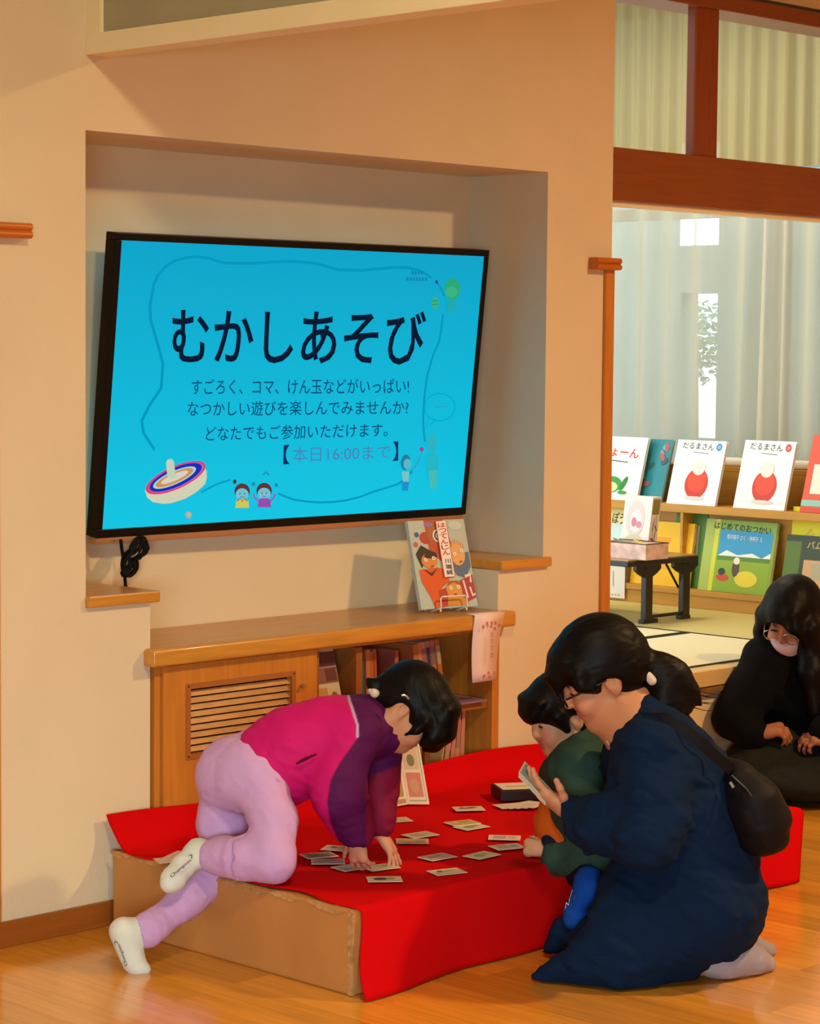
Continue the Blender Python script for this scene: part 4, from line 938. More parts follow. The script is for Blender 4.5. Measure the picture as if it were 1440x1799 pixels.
# ================================================================== people: smooth implicit bodies turned into meshes
import openvdb
def V3(*a): return np.array(a[0] if len(a) == 1 else a, float)
def _lat(P, seed):
    """smooth value noise on a lattice"""
    i = np.floor(P).astype(np.int64); f = P-i; f = f*f*(3-2*f); r = 0
    def h(a, b, c): 
        n = (a*374761393 + b*668265263 + c*2147483647 + seed*144665) & 0xffffffff
        n = ((n ^ (n >> 13))*1274126177) & 0xffffffff
        return (n ^ (n >> 16)) / 4294967295.0
    for dx in (0, 1):
        for dy in (0, 1):
            for dz in (0, 1):
                wgt = (f[...,0] if dx else 1-f[...,0])*(f[...,1] if dy else 1-f[...,1])*(f[...,2] if dz else 1-f[...,2])
                r = r + wgt*h(i[...,0]+dx, i[...,1]+dy, i[...,2]+dz)
    return r*2-1
class Sdf:
    def __init__(s, lo, hi, vox, k=0.02):
        s.lo = V3(lo); s.vox = vox; s.n = np.ceil((V3(hi)-s.lo)/vox).astype(int)+1; s.k = k
        s.D = np.full(tuple(s.n), 9.0, np.float32)
    def _sub(s, lo, hi):
        a = np.maximum(0, np.floor((lo-s.lo)/s.vox).astype(int)); b = np.minimum(s.n, np.ceil((hi-s.lo)/s.vox).astype(int)+1)
        if (b <= a).any(): return None, None
        ax = [s.lo[i]+np.arange(a[i], b[i])*s.vox for i in range(3)]
        return tuple(slice(a[i], b[i]) for i in range(3)), ax
    def put(s, fn, lo, hi, k=None, op='u'):
        k = s.k if k is None else k; m_ = k+0.02
        sl, ax = s._sub(lo-m_, hi+m_)
        if sl is None: return s
        X, Y, Z = np.meshgrid(*ax, indexing='ij', sparse=True)
        d = fn(X, Y, Z).astype(np.float32); D = s.D[sl]
        if op == 'u': h = np.maximum(k-np.abs(D-d), 0)/max(k, 1e-6); s.D[sl] = np.minimum(D, d)-h*h*k*0.25
        else: d = -d; h = np.maximum(k-np.abs(D-d), 0)/max(k, 1e-6); s.D[sl] = np.maximum(D, d)+h*h*k*0.25
        return s
    def cap(s, a, b, ra, rb, k=None, op='u', flat=None):
        """tapered capsule; flat = (direction, factor) squashes it along a direction"""
        a, b = V3(a), V3(b); ab = b-a; L2 = max(float(ab@ab), 1e-9)
        R_ = max(ra, rb)*(flat[1] if flat and flat[1] > 1 else 1)
        if flat: fd = V3(flat[0]); fd = fd/np.linalg.norm(fd); q = 1.0/flat[1]
        def fn(X, Y, Z):
            px, py, pz = X-a[0], Y-a[1], Z-a[2]
            t = np.clip((px*ab[0]+py*ab[1]+pz*ab[2])/L2, 0, 1)
            dx, dy, dz = px-t*ab[0], py-t*ab[1], pz-t*ab[2]; r = ra+(rb-ra)*t
            if flat:
                e = dx*fd[0]+dy*fd[1]+dz*fd[2]; n2 = dx*dx+dy*dy+dz*dz-e*e; l = np.sqrt(np.maximum(n2, 0)+(e*q)**2)
                g = np.sqrt(np.maximum(n2, 0)+(e*q*q)**2)/np.maximum(l, 1e-6)
                return (l-r)/np.maximum(g, 0.3)
            return np.sqrt(dx*dx+dy*dy+dz*dz)-r
        return s.put(fn, np.minimum(a, b)-R_, np.maximum(a, b)+R_, k, op)
    def chain(s, pts, k=None, op='u', flat=None):
        """pts: list of (point, radius)"""
        for (a, ra), (b, rb) in zip(pts, pts[1:]): s.cap(a, b, ra, rb, k, op, flat)
        return s
    def ell(s, c, r, R=None, k=None, op='u'):
        """ellipsoid; R rows are its axes"""
        c, r = V3(c), V3(r); R = np.eye(3) if R is None else np.array(R, float)
        def fn(X, Y, Z):
            p = [X-c[0], Y-c[1], Z-c[2]]; k0 = 0; k1 = 0
            for i in range(3):
                q = (p[0]*R[i][0]+p[1]*R[i][1]+p[2]*R[i][2])/r[i]; k0 = k0+q*q; k1 = k1+(q/r[i])**2
            k0 = np.sqrt(k0); k1 = np.sqrt(k1)
            return k0*(k0-1)/np.maximum(k1, 1e-6)
        e = np.sqrt(((R*r[:, None])**2).sum(0))
        return s.put(fn, c-e, c+e, k, op)
    def plane(s, p, n, k=0.004, rad=None):
        """cuts away the side the normal n points to, within rad of p"""
        p, n = V3(p), V3(n); n = n/np.linalg.norm(n); lo = s.lo; hi = s.lo+s.n*s.vox
        if rad:
            def fn(X, Y, Z): return np.maximum(-((X-p[0])*n[0]+(Y-p[1])*n[1]+(Z-p[2])*n[2]), np.sqrt((X-p[0])**2+(Y-p[1])**2+(Z-p[2])**2)-rad)
            return s.put(fn, p-rad, p+rad, k, 's')
        def fn(X, Y, Z): return -((X-p[0])*n[0]+(Y-p[1])*n[1]+(Z-p[2])*n[2])
        return s.put(fn, lo, hi, k, 's')
    def folds(s, amp, freq, seed=1, axis=None, stretch=0.3):
        """cloth folds: noise added to the surface, drawn out along an axis"""
        m_ = np.abs(s.D) < 3*s.vox+abs(amp)*2
        I = np.argwhere(m_); P = s.lo+I*s.vox
        if axis is not None:
            a = V3(axis); a = a/np.linalg.norm(a); t = P@a; P = P+np.outer(t*(stretch-1), a)
        w_ = _lat(P*freq*0.5+7.3, seed+5)
        n = _lat(P*freq+np.stack([w_, w_*0.7, -w_], -1)*0.9, seed)*0.65+_lat(P*freq*2.3, seed+9)*0.35
        n = 1-2*np.abs(n)
        s.D[m_] += (amp*n).astype(np.float32)
        return s
    def mesh(s, name, material, parent, color=None, smooth=2, adapt=0.0):
        c = 3*s.vox; A_ = np.clip(s.D, -c, c).astype(np.float32)
        A_[0], A_[-1], A_[:, 0], A_[:, -1], A_[:, :, 0], A_[:, :, -1] = c, c, c, c, c, c
        g = openvdb.FloatGrid(background=c); g.copyFromArray(A_)
        pts, quads = g.convertToQuads(isovalue=0.0)
        P = pts.astype(float)*s.vox+s.lo; Q = quads[:, ::-1]
        # keep the big pieces only, and relax a little
        n = len(P); E_ = np.concatenate([Q[:, [0,1]], Q[:, [1,2]], Q[:, [2,3]], Q[:, [3,0]]])
        deg = np.bincount(E_.ravel(), minlength=n)[:, None]
        for _ in range(smooth):
            acc = np.zeros_like(P)
            for i in range(3): acc[:, i] = np.bincount(E_[:, 0], P[E_[:, 1], i], n)+np.bincount(E_[:, 1], P[E_[:, 0], i], n)
            P = P*0.5+0.5*acc/np.maximum(deg, 1)
        lab = np.arange(n)
        while True:
            m2 = lab.copy(); np.minimum.at(m2, E_[:, 0], lab[E_[:, 1]]); np.minimum.at(m2, E_[:, 1], lab[E_[:, 0]]); m2 = m2[m2]
            if (m2 == lab).all(): break
            lab = m2
        cnt = np.bincount(lab, minlength=n); big = cnt[lab] >= max(60, 0.02*n)
        keepq = big[Q[:, 0]]; Q = Q[keepq]; idx = np.cumsum(big)-1; P = P[big]; Q = idx[Q]
        base = V3(parent.location) if parent is not None else V3(0, 0, 0)
        me = bpy.data.meshes.new(name); me.vertices.add(len(P)); me.vertices.foreach_set('co', (P-base).astype(np.float32).ravel())
        me.loops.add(len(Q)*4); me.loops.foreach_set('vertex_index', Q.astype(np.int32).ravel())
        me.polygons.add(len(Q)); me.polygons.foreach_set('loop_start', np.arange(0, len(Q)*4, 4, dtype=np.int32))
        me.update(calc_edges=True); me.validate(); me.shade_smooth()
        if color is not None:
            at = me.color_attributes.new('Col', 'FLOAT_COLOR', 'POINT'); buf = np.ones((len(P), 4), np.float32); buf[:, :3] = color(P); at.data.foreach_set('color', buf.ravel())
        return link(name, me, material, parent)
def zones(base, *zs):
    """colour by place: each zone is (function giving 0..1, colour)"""
    def f(P):
        c = np.tile(np.array(lin(base)), (len(P), 1))
        for fn, col in zs:
            t = np.clip(fn(P), 0, 1)[:, None]; c = c*(1-t)+np.array(lin(col))*t
        return c
    return f
def near(c, r, soft=0.4):
    c = V3(c); return lambda P: (1-np.linalg.norm(P-c, axis=1)/r)/soft
def side(p, n, soft=0.003):
    p, n = V3(p), V3(n); n = n/np.linalg.norm(n); return lambda P: ((P-p)@n)/soft+0.5
def frame(f, u):
    """head frame: rows forward, left, up"""
    f = V3(f); f = f/np.linalg.norm(f); u = V3(u); u = u-f*(u@f); u = u/np.linalg.norm(u); l = np.cross(u, f)
    return np.array([f, l, u])
SKIN = mat('skin', 'E0B090', 0.55, 0.35, attr=True, bump=0.03, bscale=150)
_b = SKIN.node_tree.nodes['Principled BSDF']; _b.inputs['Subsurface Weight'].default_value = 0.08; _b.inputs['Subsurface Radius'].default_value = (0.9, 0.35, 0.2); _b.inputs['Subsurface Scale'].default_value = 0.01
HAIR = mat('black_hair', '070505', 0.5, 0.16, bump=0.06, bscale=200)
def cloth(name, col, attr=False, **k): return mat(name, col, k.pop('rough', 0.85), 0.15, bump=k.pop('bump', 0.12), bscale=k.pop('bscale', 220), vary=0.04, vscale=20, attr=attr, **k)
def head(s, c, F, sc=1.0, child=False, openm=0):
    """head prims in a frame F centred on c; sc 1 = 23 cm tall adult head"""
    c = V3(c)
    def W(f, l, u): return c+(F[0]*f+F[1]*l+F[2]*u)*sc
    r = lambda *q: np.array(q)*sc
    ch = 1 if child else 0
    s.ell(W(-0.012,0,0.030), r(0.094,0.075,0.084), F, 0.02*sc)
    s.ell(W(0.030,0,-0.030-0.004*ch), r(0.056,0.058,0.072), F, 0.03*sc)
    s.ell(W(0.050,0,-0.080+0.008*ch), r(0.030,0.030,0.024), F, 0.03*sc)         # jaw, chin
    s.ell(W(0.070,0,-0.092+0.010*ch), r(0.014,0.017,0.013), F, 0.02*sc)
    for g in (-1, 1):
        s.ell(W(0.062,g*0.033,-0.030), r(0.026,0.024+0.004*ch,0.026+0.004*ch), F, 0.02*sc)   # cheeks
        s.ell(W(0.082,g*0.031,0.012), r(0.014,0.017,0.010), F, 0.012*sc, 's')               # eye hollows
        s.ell(W(0.074,g*0.031,0.009), r(0.012,0.015,0.011), F, 0.004*sc)                    # lids
        s.ell(W(0.074,g*0.030,0.029), r(0.009,0.020,0.005), F, 0.012*sc)                    # brow
        # ear: rim, bowl, lobe
        s.ell(W(-0.012,g*0.075,-0.006), r(0.021,0.012,0.033), F, 0.005*sc)
        s.ell(W(-0.008,g*0.090,-0.001), r(0.013,0.013,0.021), F, 0.003*sc, 's')
        s.ell(W(-0.006,g*0.074,-0.030), r(0.009,0.007,0.010), F, 0.005*sc)
    s.cap(W(0.084,0,0.020), W(0.100-0.006*ch,0,-0.016), 0.007*sc, 0.010*sc, 0.012*sc)        # nose
    s.ell(W(0.096-0.006*ch,0,-0.019), r(0.011,0.015,0.008), F, 0.006*sc)
    s.ell(W(0.083,0,-0.047), r(0.011,0.022,0.0055), F, 0.005*sc)                              # lips
    s.ell(W(0.081,0,-0.058), r(0.011,0.019,0.006), F, 0.005*sc)
    s.ell(W(0.092,0,-0.0525), r(0.010,0.020,0.0016), F, 0.002*sc, 's')
    return W
def hand(s, wrist, palm_dir, normal, L, curl=(0.3,)*5, spread=0.12, side_=1, thumb=0.7):
    """palm and five unequal bent fingers. palm_dir: wrist to knuckles; normal: out of the back of the hand; L hand length; side_ +1/-1: which side the thumb leaves"""
    w_ = V3(wrist); d = V3(palm_dir); d = d/np.linalg.norm(d); n = V3(normal); n = n-d*(n@d); n = n/np.linalg.norm(n); a = np.cross(d, n)*side_
    k = L*0.03; pl = L*0.46
    s.cap(w_, w_+d*pl*0.5, L*0.145, L*0.19, L*0.08, flat=(n, 0.62)); s.cap(w_+d*pl*0.35+a*L*0.06, w_+d*pl*0.92+a*L*0.10, L*0.13, L*0.12, L*0.06, flat=(n, 0.75))
    s.cap(w_+d*pl*0.35-a*L*0.06, w_+d*pl*0.90-a*L*0.11, L*0.13, L*0.11, L*0.06, flat=(n, 0.75))
    offs = (0.165, 0.055, -0.055, -0.160); lens = (0.44, 0.49, 0.45, 0.35)
    for i, (o_, l_) in enumerate(zip(offs, lens)):
        c_ = curl[i]; p = w_+d*pl*0.88+a*L*o_; dr_ = d+a*spread*(1.5-i)*0.6; dr_ = dr_/np.linalg.norm(dr_); r0 = L*0.050
        ang = c_*0.5
        for j, fr_ in enumerate((0.46, 0.30, 0.24)):
            ang += c_*(0.6 if j == 0 else 0.9)
            v = dr_*math.cos(ang)-n*math.sin(ang); q = p+v*L*l_*fr_; s.cap(p, q, r0, r0*0.90, k); p = q; r0 *= 0.90
    # thumb from the side of the palm, near its base
    c_ = curl[4]; p = w_+d*pl*0.22+a*L*0.13; v = d*0.62+a*thumb-n*0.35*(0.4+c_); v = v/np.linalg.norm(v); r0 = L*0.066
    for j, fr_ in enumerate((0.20, 0.16, 0.13)):
        q = p+v*L*fr_; s.cap(p, q, r0, r0*0.86, L*0.04); p = q; r0 *= 0.88; v = v+d*0.25-n*0.25*c_-a*0.12; v = v/np.linalg.norm(v)
def D3(x, y, d): return V3(dp(x, y, d))
def sockprint(name, parent, c, U, Vv, N_, draw, wd, hg):
    p = Print(V3(c)-V3(parent.location), Vector(U).normalized(), Vector(Vv).normalized(), Vector(N_).normalized(), lambda x, y: (x*wd, y*hg), lift=0.0008); draw(p); return p.build(name, INK, parent)
import time as _time
_t0 = _time.time()
B_ = -FWD   # towards the viewer's side
def fvec(r, u, b): v = RGT*r+UPV*u+B_*b; return v/np.linalg.norm(v)
SKC = ('DDA985', 'D08A70', 'C06A60')
def skincol(W, sc, hands=(), base='C98E68'):
    return zones(base, (near(W(0.066,0.034,-0.032), 0.034*sc), 'D5906F'), (near(W(0.066,-0.034,-0.032), 0.034*sc), 'D5906F'),
        (near(W(0.090,0,-0.052), 0.019*sc, 0.3), 'B85C54'), (near(W(0.086,0.031,0.034), 0.016*sc, 0.4), '4A3026'), (near(W(0.086,-0.031,0.034), 0.016*sc, 0.4), '4A3026'),
        *[(near(h, r, 0.6), 'D08C70') for h, r in hands])
def eyes(parent, W, F, sc, gaze_down=0.0):
    for g in (-1, 1):
        c = W(0.0835, g*0.031, 0.0085)
        o = MB(); q = []
        s_ = Sdf(V3(c)-0.03*sc, V3(c)+0.03*sc, 0.0012*max(sc,0.8), 0.002); s_.ell(c, np.array((0.004,0.0125,0.0042))*sc, F)
        s_.mesh('eye', mat('eye_dark', '140C0A', 0.15, 0.5), parent, smooth=1)

# ------------------------------------------------ the girl on the platform
gc = Vector(D3(440, 1560, 5.60)); gc.z = ZTOP
girl = thing('person', 'girl in magenta and purple jacket and lilac trousers crawling over the red cloth', 'person', tuple(gc))
hR, hL = D3(452,1366,5.585), D3(408,1368,5.70)
kR, kL = D3(479,1512,5.475), D3(400,1528,5.66)
aR, aL = D3(362,1504,5.555), D3(240,1640,5.505)
pel, che, nek = D3(432,1352,5.645), D3(570,1290,5.66), D3(680,1272,5.67)
shR, shL = D3(628,1288,5.585), D3(672,1300,5.75)
eR, eL = D3(594,1392,5.555), D3(660,1395,5.735)
wR, wL = D3(627,1472,5.585), D3(668,1462,5.700)
gh = D3(719,1247,5.675); gs = 0.86
GF = frame(fvec(0.60,-0.79,0.12), fvec(0.78,0.61,0.10))
lo = np.min([hR,hL,kR,kL,aR,aL,gh,wR,wL], 0)-0.17; hi = np.max([hR,hL,kR,kL,aR,aL,gh,wR,wL,nek], 0)+0.17
s = Sdf(lo, hi, 0.0036, 0.02)
W = head(s, gh, GF, gs, child=True)
s.chain([(nek+(gh-nek)*0.15-GF[2]*0.03, 0.036), (gh-GF[2]*0.06-GF[0]*0.02, 0.038)])
s.chain([(pel, 0.068), (che, 0.068), (nek, 0.045)], k=0.03); s.chain([(shR, 0.033), (nek, 0.04), (shL, 0.035)], k=0.04)
for h_, k_, a_ in ((hR,kR,aR),(hL,kL,aL)): s.chain([(h_,0.045),(k_,0.034)], k=0.02); s.chain([(k_,0.034),(k_*0.6+a_*0.4,0.026),(a_,0.022)])
s.chain([(shR,0.032),(eR,0.026),(wR,0.019)]); s.chain([(shL,0.032),(eL,0.026),(wL,0.019)])
dwn = V3(0,0,-1)
hand(s, wR, fvec(0.06,-0.98,-0.15), fvec(-0.5,0.1,0.85), 0.118, (0.35,0.40,0.45,0.55,0.2), 0.25, side_=1)
hand(s, wL+V3(0,0,-0.004), fvec(0.55,-0.80,0.10), fvec(0.75,0.6,0.25), 0.112, (0.15,0.2,0.25,0.35,0.3), 0.3, side_=-1)
body = s.mesh('body', SKIN, girl, skincol(W, gs, [(wR+dwn*0.05, 0.05), (wL+dwn*0.04, 0.05)]))
eyes(girl, W, GF, gs)
# trousers
TR = cloth('lilac_trousers_cloth', 'CBA0CE', bump=0.10)
s = Sdf(lo, hi, 0.0042, 0.025)
s.chain([(pel+(pel-che)*0.05, 0.092), (pel+(che-pel)*0.3, 0.092)], k=0.05)
s.ell(D3(398,1372,5.66), (0.075,0.075,0.085), None, 0.05)
s.ell(D3(432,1368,5.60), (0.070,0.070,0.078), None, 0.04)
s.chain([(hR,0.074),(D3(480,1440,5.520),0.058),(kR,0.050)], k=0.025); s.chain([(kR,0.054),(D3(430,1507,5.50),0.051),(D3(388,1503,5.545),0.043),(D3(372,1503,5.555),0.039)], k=0.03)
s.chain([(hL,0.078),(D3(393,1440,5.68),0.064),(kL,0.052)], k=0.025); s.chain([(kL,0.050),(D3(326,1583,5.595),0.043),(D3(262,1630,5.52),0.037),(D3(254,1636,5.515),0.038)], k=0.03)
s.folds(0.0045, 9, 3, axis=fvec(0.1,1,0), stretch=0.5); s.folds(0.0022, 24, 8, axis=kL-aL, stretch=2.4)
s.cap(D3(350,1500,5.568), D3(334,1493,5.59), 0.035, 0.036, 0.004, 's')
for x0_, x1_ in ((418,404),(407,396),(428,420)): s.cap(D3(x0_,1470,5.495), D3(x0_-3,1505,5.462), 0.004, 0.005, 0.010, 's'); s.cap(D3(x0_-3,1505,5.462), D3(x1_,1540,5.48), 0.005, 0.004, 0.010, 's')
s.put(lambda X,Y,Z: np.sqrt((X-aL[0])**2+(Y-aL[1])**2+(Z-aL[2])**2)-0.030, aL-0.03, aL+0.03, 0.004, 's')
s.plane(pel+(che-pel)*0.62, che-pel)
s.mesh('trousers', TR, girl)
# socks with their lettering
SOCK = cloth('white_sock_cloth', 'D9DCCF', bump=0.15)
s = Sdf(D3(330,1530,5.56)-0.16, D3(330,1530,5.56)+0.16, 0.003, 0.015)
heR, toR = D3(346,1498,5.585), D3(297,1553,5.50)
s.chain([(D3(372,1503,5.556),0.031),(D3(352,1500,5.575),0.033)]); s.chain([(heR,0.031),(D3(322,1522,5.545),0.026),(D3(304,1545,5.515),0.027),(toR,0.021)], k=0.02, flat=(fvec(-0.15,0.1,1),0.85))
s.folds(0.0012, 45, 2); s.mesh('sock', SOCK, girl)
s = Sdf(D3(230,1660,5.50)-0.17, D3(230,1660,5.50)+0.17, 0.003, 0.015)
s.chain([(D3(247,1634,5.512),0.032),(D3(232,1642,5.505),0.031),(D3(216,1636,5.50),0.028)]); s.chain([(D3(216,1636,5.50),0.030),(D3(226,1664,5.495),0.027),(D3(236,1690,5.485),0.024),(D3(243,1701,5.478),0.018)], k=0.02)
s.chain([(D3(238,1698,5.482),0.017),(D3(256,1703,5.480),0.013)], k=0.012); s.chain([(D3(240,1690,5.49),0.014),(D3(254,1699,5.50),0.012)], k=0.012)
s.folds(0.0012, 45, 6); s.mesh('sock', SOCK, girl)
def brandmark(p):
    p.line([(0.95,0.62),(0.99,0.75),(0.93,0.9),(0.86,0.85)], 0.045, '2A2636'); p.line([(0.95,0.62),(0.90,0.50)], 0.04, '2A2636')
    p.text('Champion', ((0.0,0.28),(0.86,0.28),(0.86,0.66),(0.0,0.66)), '2A2636', bold=0.01)
sockprint('sock_lettering', girl, D3(306,1548,5.482), fvec(0.76,0.64,-0.20), fvec(-0.62,0.76,0.10), fvec(-0.05,0.15,1), brandmark, 0.070, 0.026)
sockprint('sock_lettering', girl, D3(230,1694,5.452), fvec(-0.36,0.93,-0.12), fvec(-0.90,-0.34,0.0), fvec(-0.10,-0.05,1), brandmark, 0.062, 0.022)
# jacket: magenta back and sleeve stripe, purple yoke and sleeve fronts
JK = cloth('padded_jacket_cloth', 'FFFFFF', attr=True, rough=0.7, bump=0.08)
s = Sdf(lo, hi, 0.0042, 0.03)
fl_ = (fvec(0.0,0.0,1.0), 0.86)
s.chain([(D3(457,1358,5.64),0.112),(D3(520,1322,5.65),0.108),(D3(585,1298,5.66),0.100),(D3(640,1278,5.67),0.072)], k=0.05)
s.chain([(D3(655,1272,5.665),0.072),(D3(684,1275,5.67),0.062)], k=0.04)
s.chain([(D3(625,1288,5.60),0.070),(D3(592,1372,5.560),0.064),(D3(596,1402,5.555),0.062),(D3(622,1448,5.58),0.047),(D3(629,1464,5.585),0.040)], k=0.035)
s.chain([(D3(668,1305,5.74),0.060),(D3(664,1390,5.735),0.048),(D3(668,1440,5.705),0.040),(D3(669,1452,5.70),0.033)], k=0.03)
s.folds(0.006, 8, 5, axis=fvec(0.6,-0.8,0), stretch=0.6); s.folds(0.0032, 17, 31, axis=fvec(0.2,1,0), stretch=2.4)
s.plane(D3(457,1362,5.64), fvec(-0.72,-0.70,0.0))
s.cap(gh-GF[0]*0.02, D3(698,1272,5.67), 0.080, 0.042, 0.006, 's')
s.put(lambda X,Y,Z: np.sqrt((X-wR[0])**2+(Y-wR[1])**2+(Z-wR[2])**2)-0.030, wR-0.03, wR+0.03, 0.006, 's')
OX, OY = float((D3(600,1300,5.6)-CAM)@RGT), float((D3(600,1300,5.6)-CAM)@UPV)
SEAM = [(1180,598),(1213,604),(1240,618),(1270,629),(1292,629),(1312,614),(1335,597),(1362,583),(1400,577),(1440,582),(1480,597),(1520,600)]
def seamd(P):   # distance in front of the seam between magenta and purple cloth
    x = ((P-CAM)@RGT-OX)*740+600; y = 1300-((P-CAM)@UPV-OY)*740
    return (x-np.interp(y, [q[0] for q in SEAM], [q[1] for q in SEAM]))/740, y
purp = lambda P: seamd(P)[0]/0.004+0.5
def pipe(P): d, y = seamd(P); return np.where(y < 1292, 1.6-np.abs(d)/0.0026, 0)
def crim(P): q = P-D3(640,1420,5.56); return ((q@fvec(1,0,0))/0.008)*((P-D3(640,1372,5.6))@fvec(0.3,-1,0) > 0)
s.mesh('jacket', JK, girl, zones('C8146A', (purp, '52104A'), (lambda P: crim(P)*(purp(P) > 0.5), '7A1034'), (pipe, 'C0A8C4')))
MB().tube([Vector(q)-girl.location for q in (D3(520,1342,5.520),D3(535,1334,5.518),D3(556,1325,5.520))], [0.002,0.004,0.002], 8).build('pocket_zip', cloth('pocket_dark','5A0A2C'), girl, smooth=True)
# hair with a white tie and a pale clip
s = Sdf(gh-0.19, gh+0.19, 0.0032, 0.02)
W = lambda f, l, u: gh+(GF[0]*f+GF[1]*l+GF[2]*u)*gs
r = lambda *q: np.array(q)*gs
s.ell(W(-0.016,0,0.036), r(0.112,0.092,0.098), GF); s.ell(W(-0.05,0,-0.02), r(0.065,0.072,0.065), GF, 0.03)
s.ell(W(0.082,0,-0.060), r(0.082,0.085,0.082), GF, 0.015, 's')
for g in (-1, 1): s.ell(W(0.0,g*0.085,-0.028), r(0.034,0.030,0.040), GF, 0.012, 's')
s.chain([(W(0.070,0,0.090),0.028),(W(0.112,0,0.040),0.020),(W(0.118,0.0,-0.005),0.012),(W(0.112,0,-0.03),0.007)], k=0.03, flat=(GF[1], 2.4))
s.chain([(W(0.075,-0.050,0.060),0.022),(W(0.100,-0.050,0.012),0.015),(W(0.098,-0.052,-0.022),0.007)], k=0.02); s.chain([(W(0.055,-0.070,0.030),0.016),(W(0.060,-0.070,-0.010),0.008),(W(0.052,-0.066,-0.040),0.004)], k=0.015)
s.chain([(D3(684,1196,5.66),0.024),(D3(668,1204,5.655),0.016),(D3(655,1204,5.65),0.013),(D3(646,1194,5.65),0.005)], k=0.015)
s.folds(0.0012, 60, 4, axis=GF[2]*-0.3+GF[0], stretch=0.12)
s.mesh('hair', HAIR, girl, smooth=1)
s = Sdf(D3(658,1216,5.64)-0.05, D3(658,1216,5.64)+0.05, 0.0022, 0.01); s.chain([(D3(650,1213,5.640),0.007),(D3(658,1218,5.636),0.010),(D3(668,1219,5.640),0.006)]); s.folds(0.0015, 60, 2); s.mesh('hair_tie', cloth('tie_white','D8C4B0'), girl)
clip = [Vector(D3(x,y,5.583))-girl.location for x,y in ((705,1222),(709,1221),(714,1223),(718,1228))]
MB().tube(clip, 0.0028, 8).build('hair_clip', CHROME, girl, smooth=True)
print('girl', round(_time.time()-_t0, 1))

# ------------------------------------------------ the kneeling woman
wc = Vector(D3(1150, 1700, 5.45)); wc.z = 0
wom = thing('person', 'kneeling woman in a long navy coat with ponytail and glasses, holding cards', 'person', tuple(wc))
wh = D3(1054,1192,5.50); ws = 0.96
WF = frame(fvec(-0.86,-0.50,0.10), fvec(-0.49,0.86,0.10))
wpel, wche, wnek = D3(1245,1585,5.50), D3(1165,1370,5.50), D3(1105,1262,5.50)
wsN, wsF = D3(1150,1318,5.37), D3(1110,1320,5.64)
weN, weF = D3(1135,1478,5.33), D3(1090,1440,5.74)
wwN, wwF = D3(1003,1420,5.50), D3(1010,1470,5.80)
whN, whF = D3(1245,1605,5.43), D3(1225,1600,5.56)
wkN, wkF = D3(1085,1665,5.41), D3(1070,1640,5.60)
waN, waF = D3(1262,1690,5.47), D3(1275,1668,5.62)
lo = np.min([wh,wkN,wkF,waN,wwN,wsN,wpel,weN,wwF,weF], 0)-0.24; hi = np.max([wh,wkN,wkF,waN,waF,wwN,wsF,wpel,weF,weN,wwF], 0)+0.24; lo[2] = -0.01
s = Sdf(lo, hi, 0.0042, 0.02)
W = head(s, wh, WF, ws)
s.chain([(wnek+(wche-wnek)*0.1, 0.050), (wh-WF[2]*0.045*ws-WF[0]*0.045, 0.046)], k=0.02)
s.chain([(wpel,0.12),(wche,0.105),(wnek,0.06)], k=0.05); s.chain([(wsN,0.045),(wnek,0.05),(wsF,0.045)], k=0.05)
s.chain([(whN,0.085),(wkN,0.060)], k=0.04); s.chain([(whF,0.085),(wkF,0.060)], k=0.04); 
s.chain([(wkN,0.05),(waN,0.034)]); s.chain([(wkF,0.05),(waF,0.034)])
s.chain([(wsN,0.044),(weN,0.036),(wwN,0.026)]); s.chain([(wsF,0.044),(weF,0.036),(wwF,0.026)])
# feet, soles up
s.chain([(waN,0.034),(D3(1300,1690,5.50),0.033),(D3(1338,1697,5.545),0.024)], k=0.02)
s.chain([(waF,0.034),(D3(1312,1664,5.65),0.033),(D3(1345,1672,5.69),0.022)], k=0.02)
s.mesh('body', SKIN, wom, skincol(W, ws, [], 'C4865F'))
eyes(wom, W, WF, ws)
# left hand holding the cards: finer mesh joined visually at the cuff
s = Sdf(D3(965,1405,5.52)-0.14, D3(965,1405,5.52)+0.14, 0.0022, 0.012)
hand(s, D3(1000,1424,5.505), fvec(-0.80,0.50,0.05), fvec(-0.50,-0.80,0.30), 0.160, (0.25,0.25,0.3,0.4,0.5), 0.06, side_=1, thumb=0.75)
s.cap(D3(1015,1425,5.50), D3(994,1417,5.505), 0.030, 0.027, 0.01)
s.mesh('left_hand', SKIN, wom, zones('CC916C'))
# socks
SK2 = cloth('grey_lavender_sock', 'A59CA6', bump=0.14)
s = Sdf(D3(1300,1690,5.55)-0.24, D3(1300,1690,5.55)+0.24, 0.0034, 0.018)
s.chain([(D3(1246,1686,5.46),0.040),(D3(1272,1688,5.475),0.041),(D3(1290,1682,5.49),0.040),(D3(1315,1686,5.515),0.038),(D3(1342,1694,5.545),0.028)], k=0.025)
s.chain([(waF,0.040),(D3(1310,1666,5.65),0.038),(D3(1346,1672,5.69),0.026)], k=0.02)
s.folds(0.0016, 32, 6); s.plane((0,0,0.003),(0,0,-1)); s.mesh('sock', SK2, wom)
# shirt collar
s = Sdf(wnek-0.13, wnek+0.13, 0.0035, 0.02); s.chain([(D3(1072,1300,5.470),0.011),(D3(1082,1312,5.475),0.014)]); s.mesh('shirt_collar', cloth('white_shirt','D8D0BC'), wom)
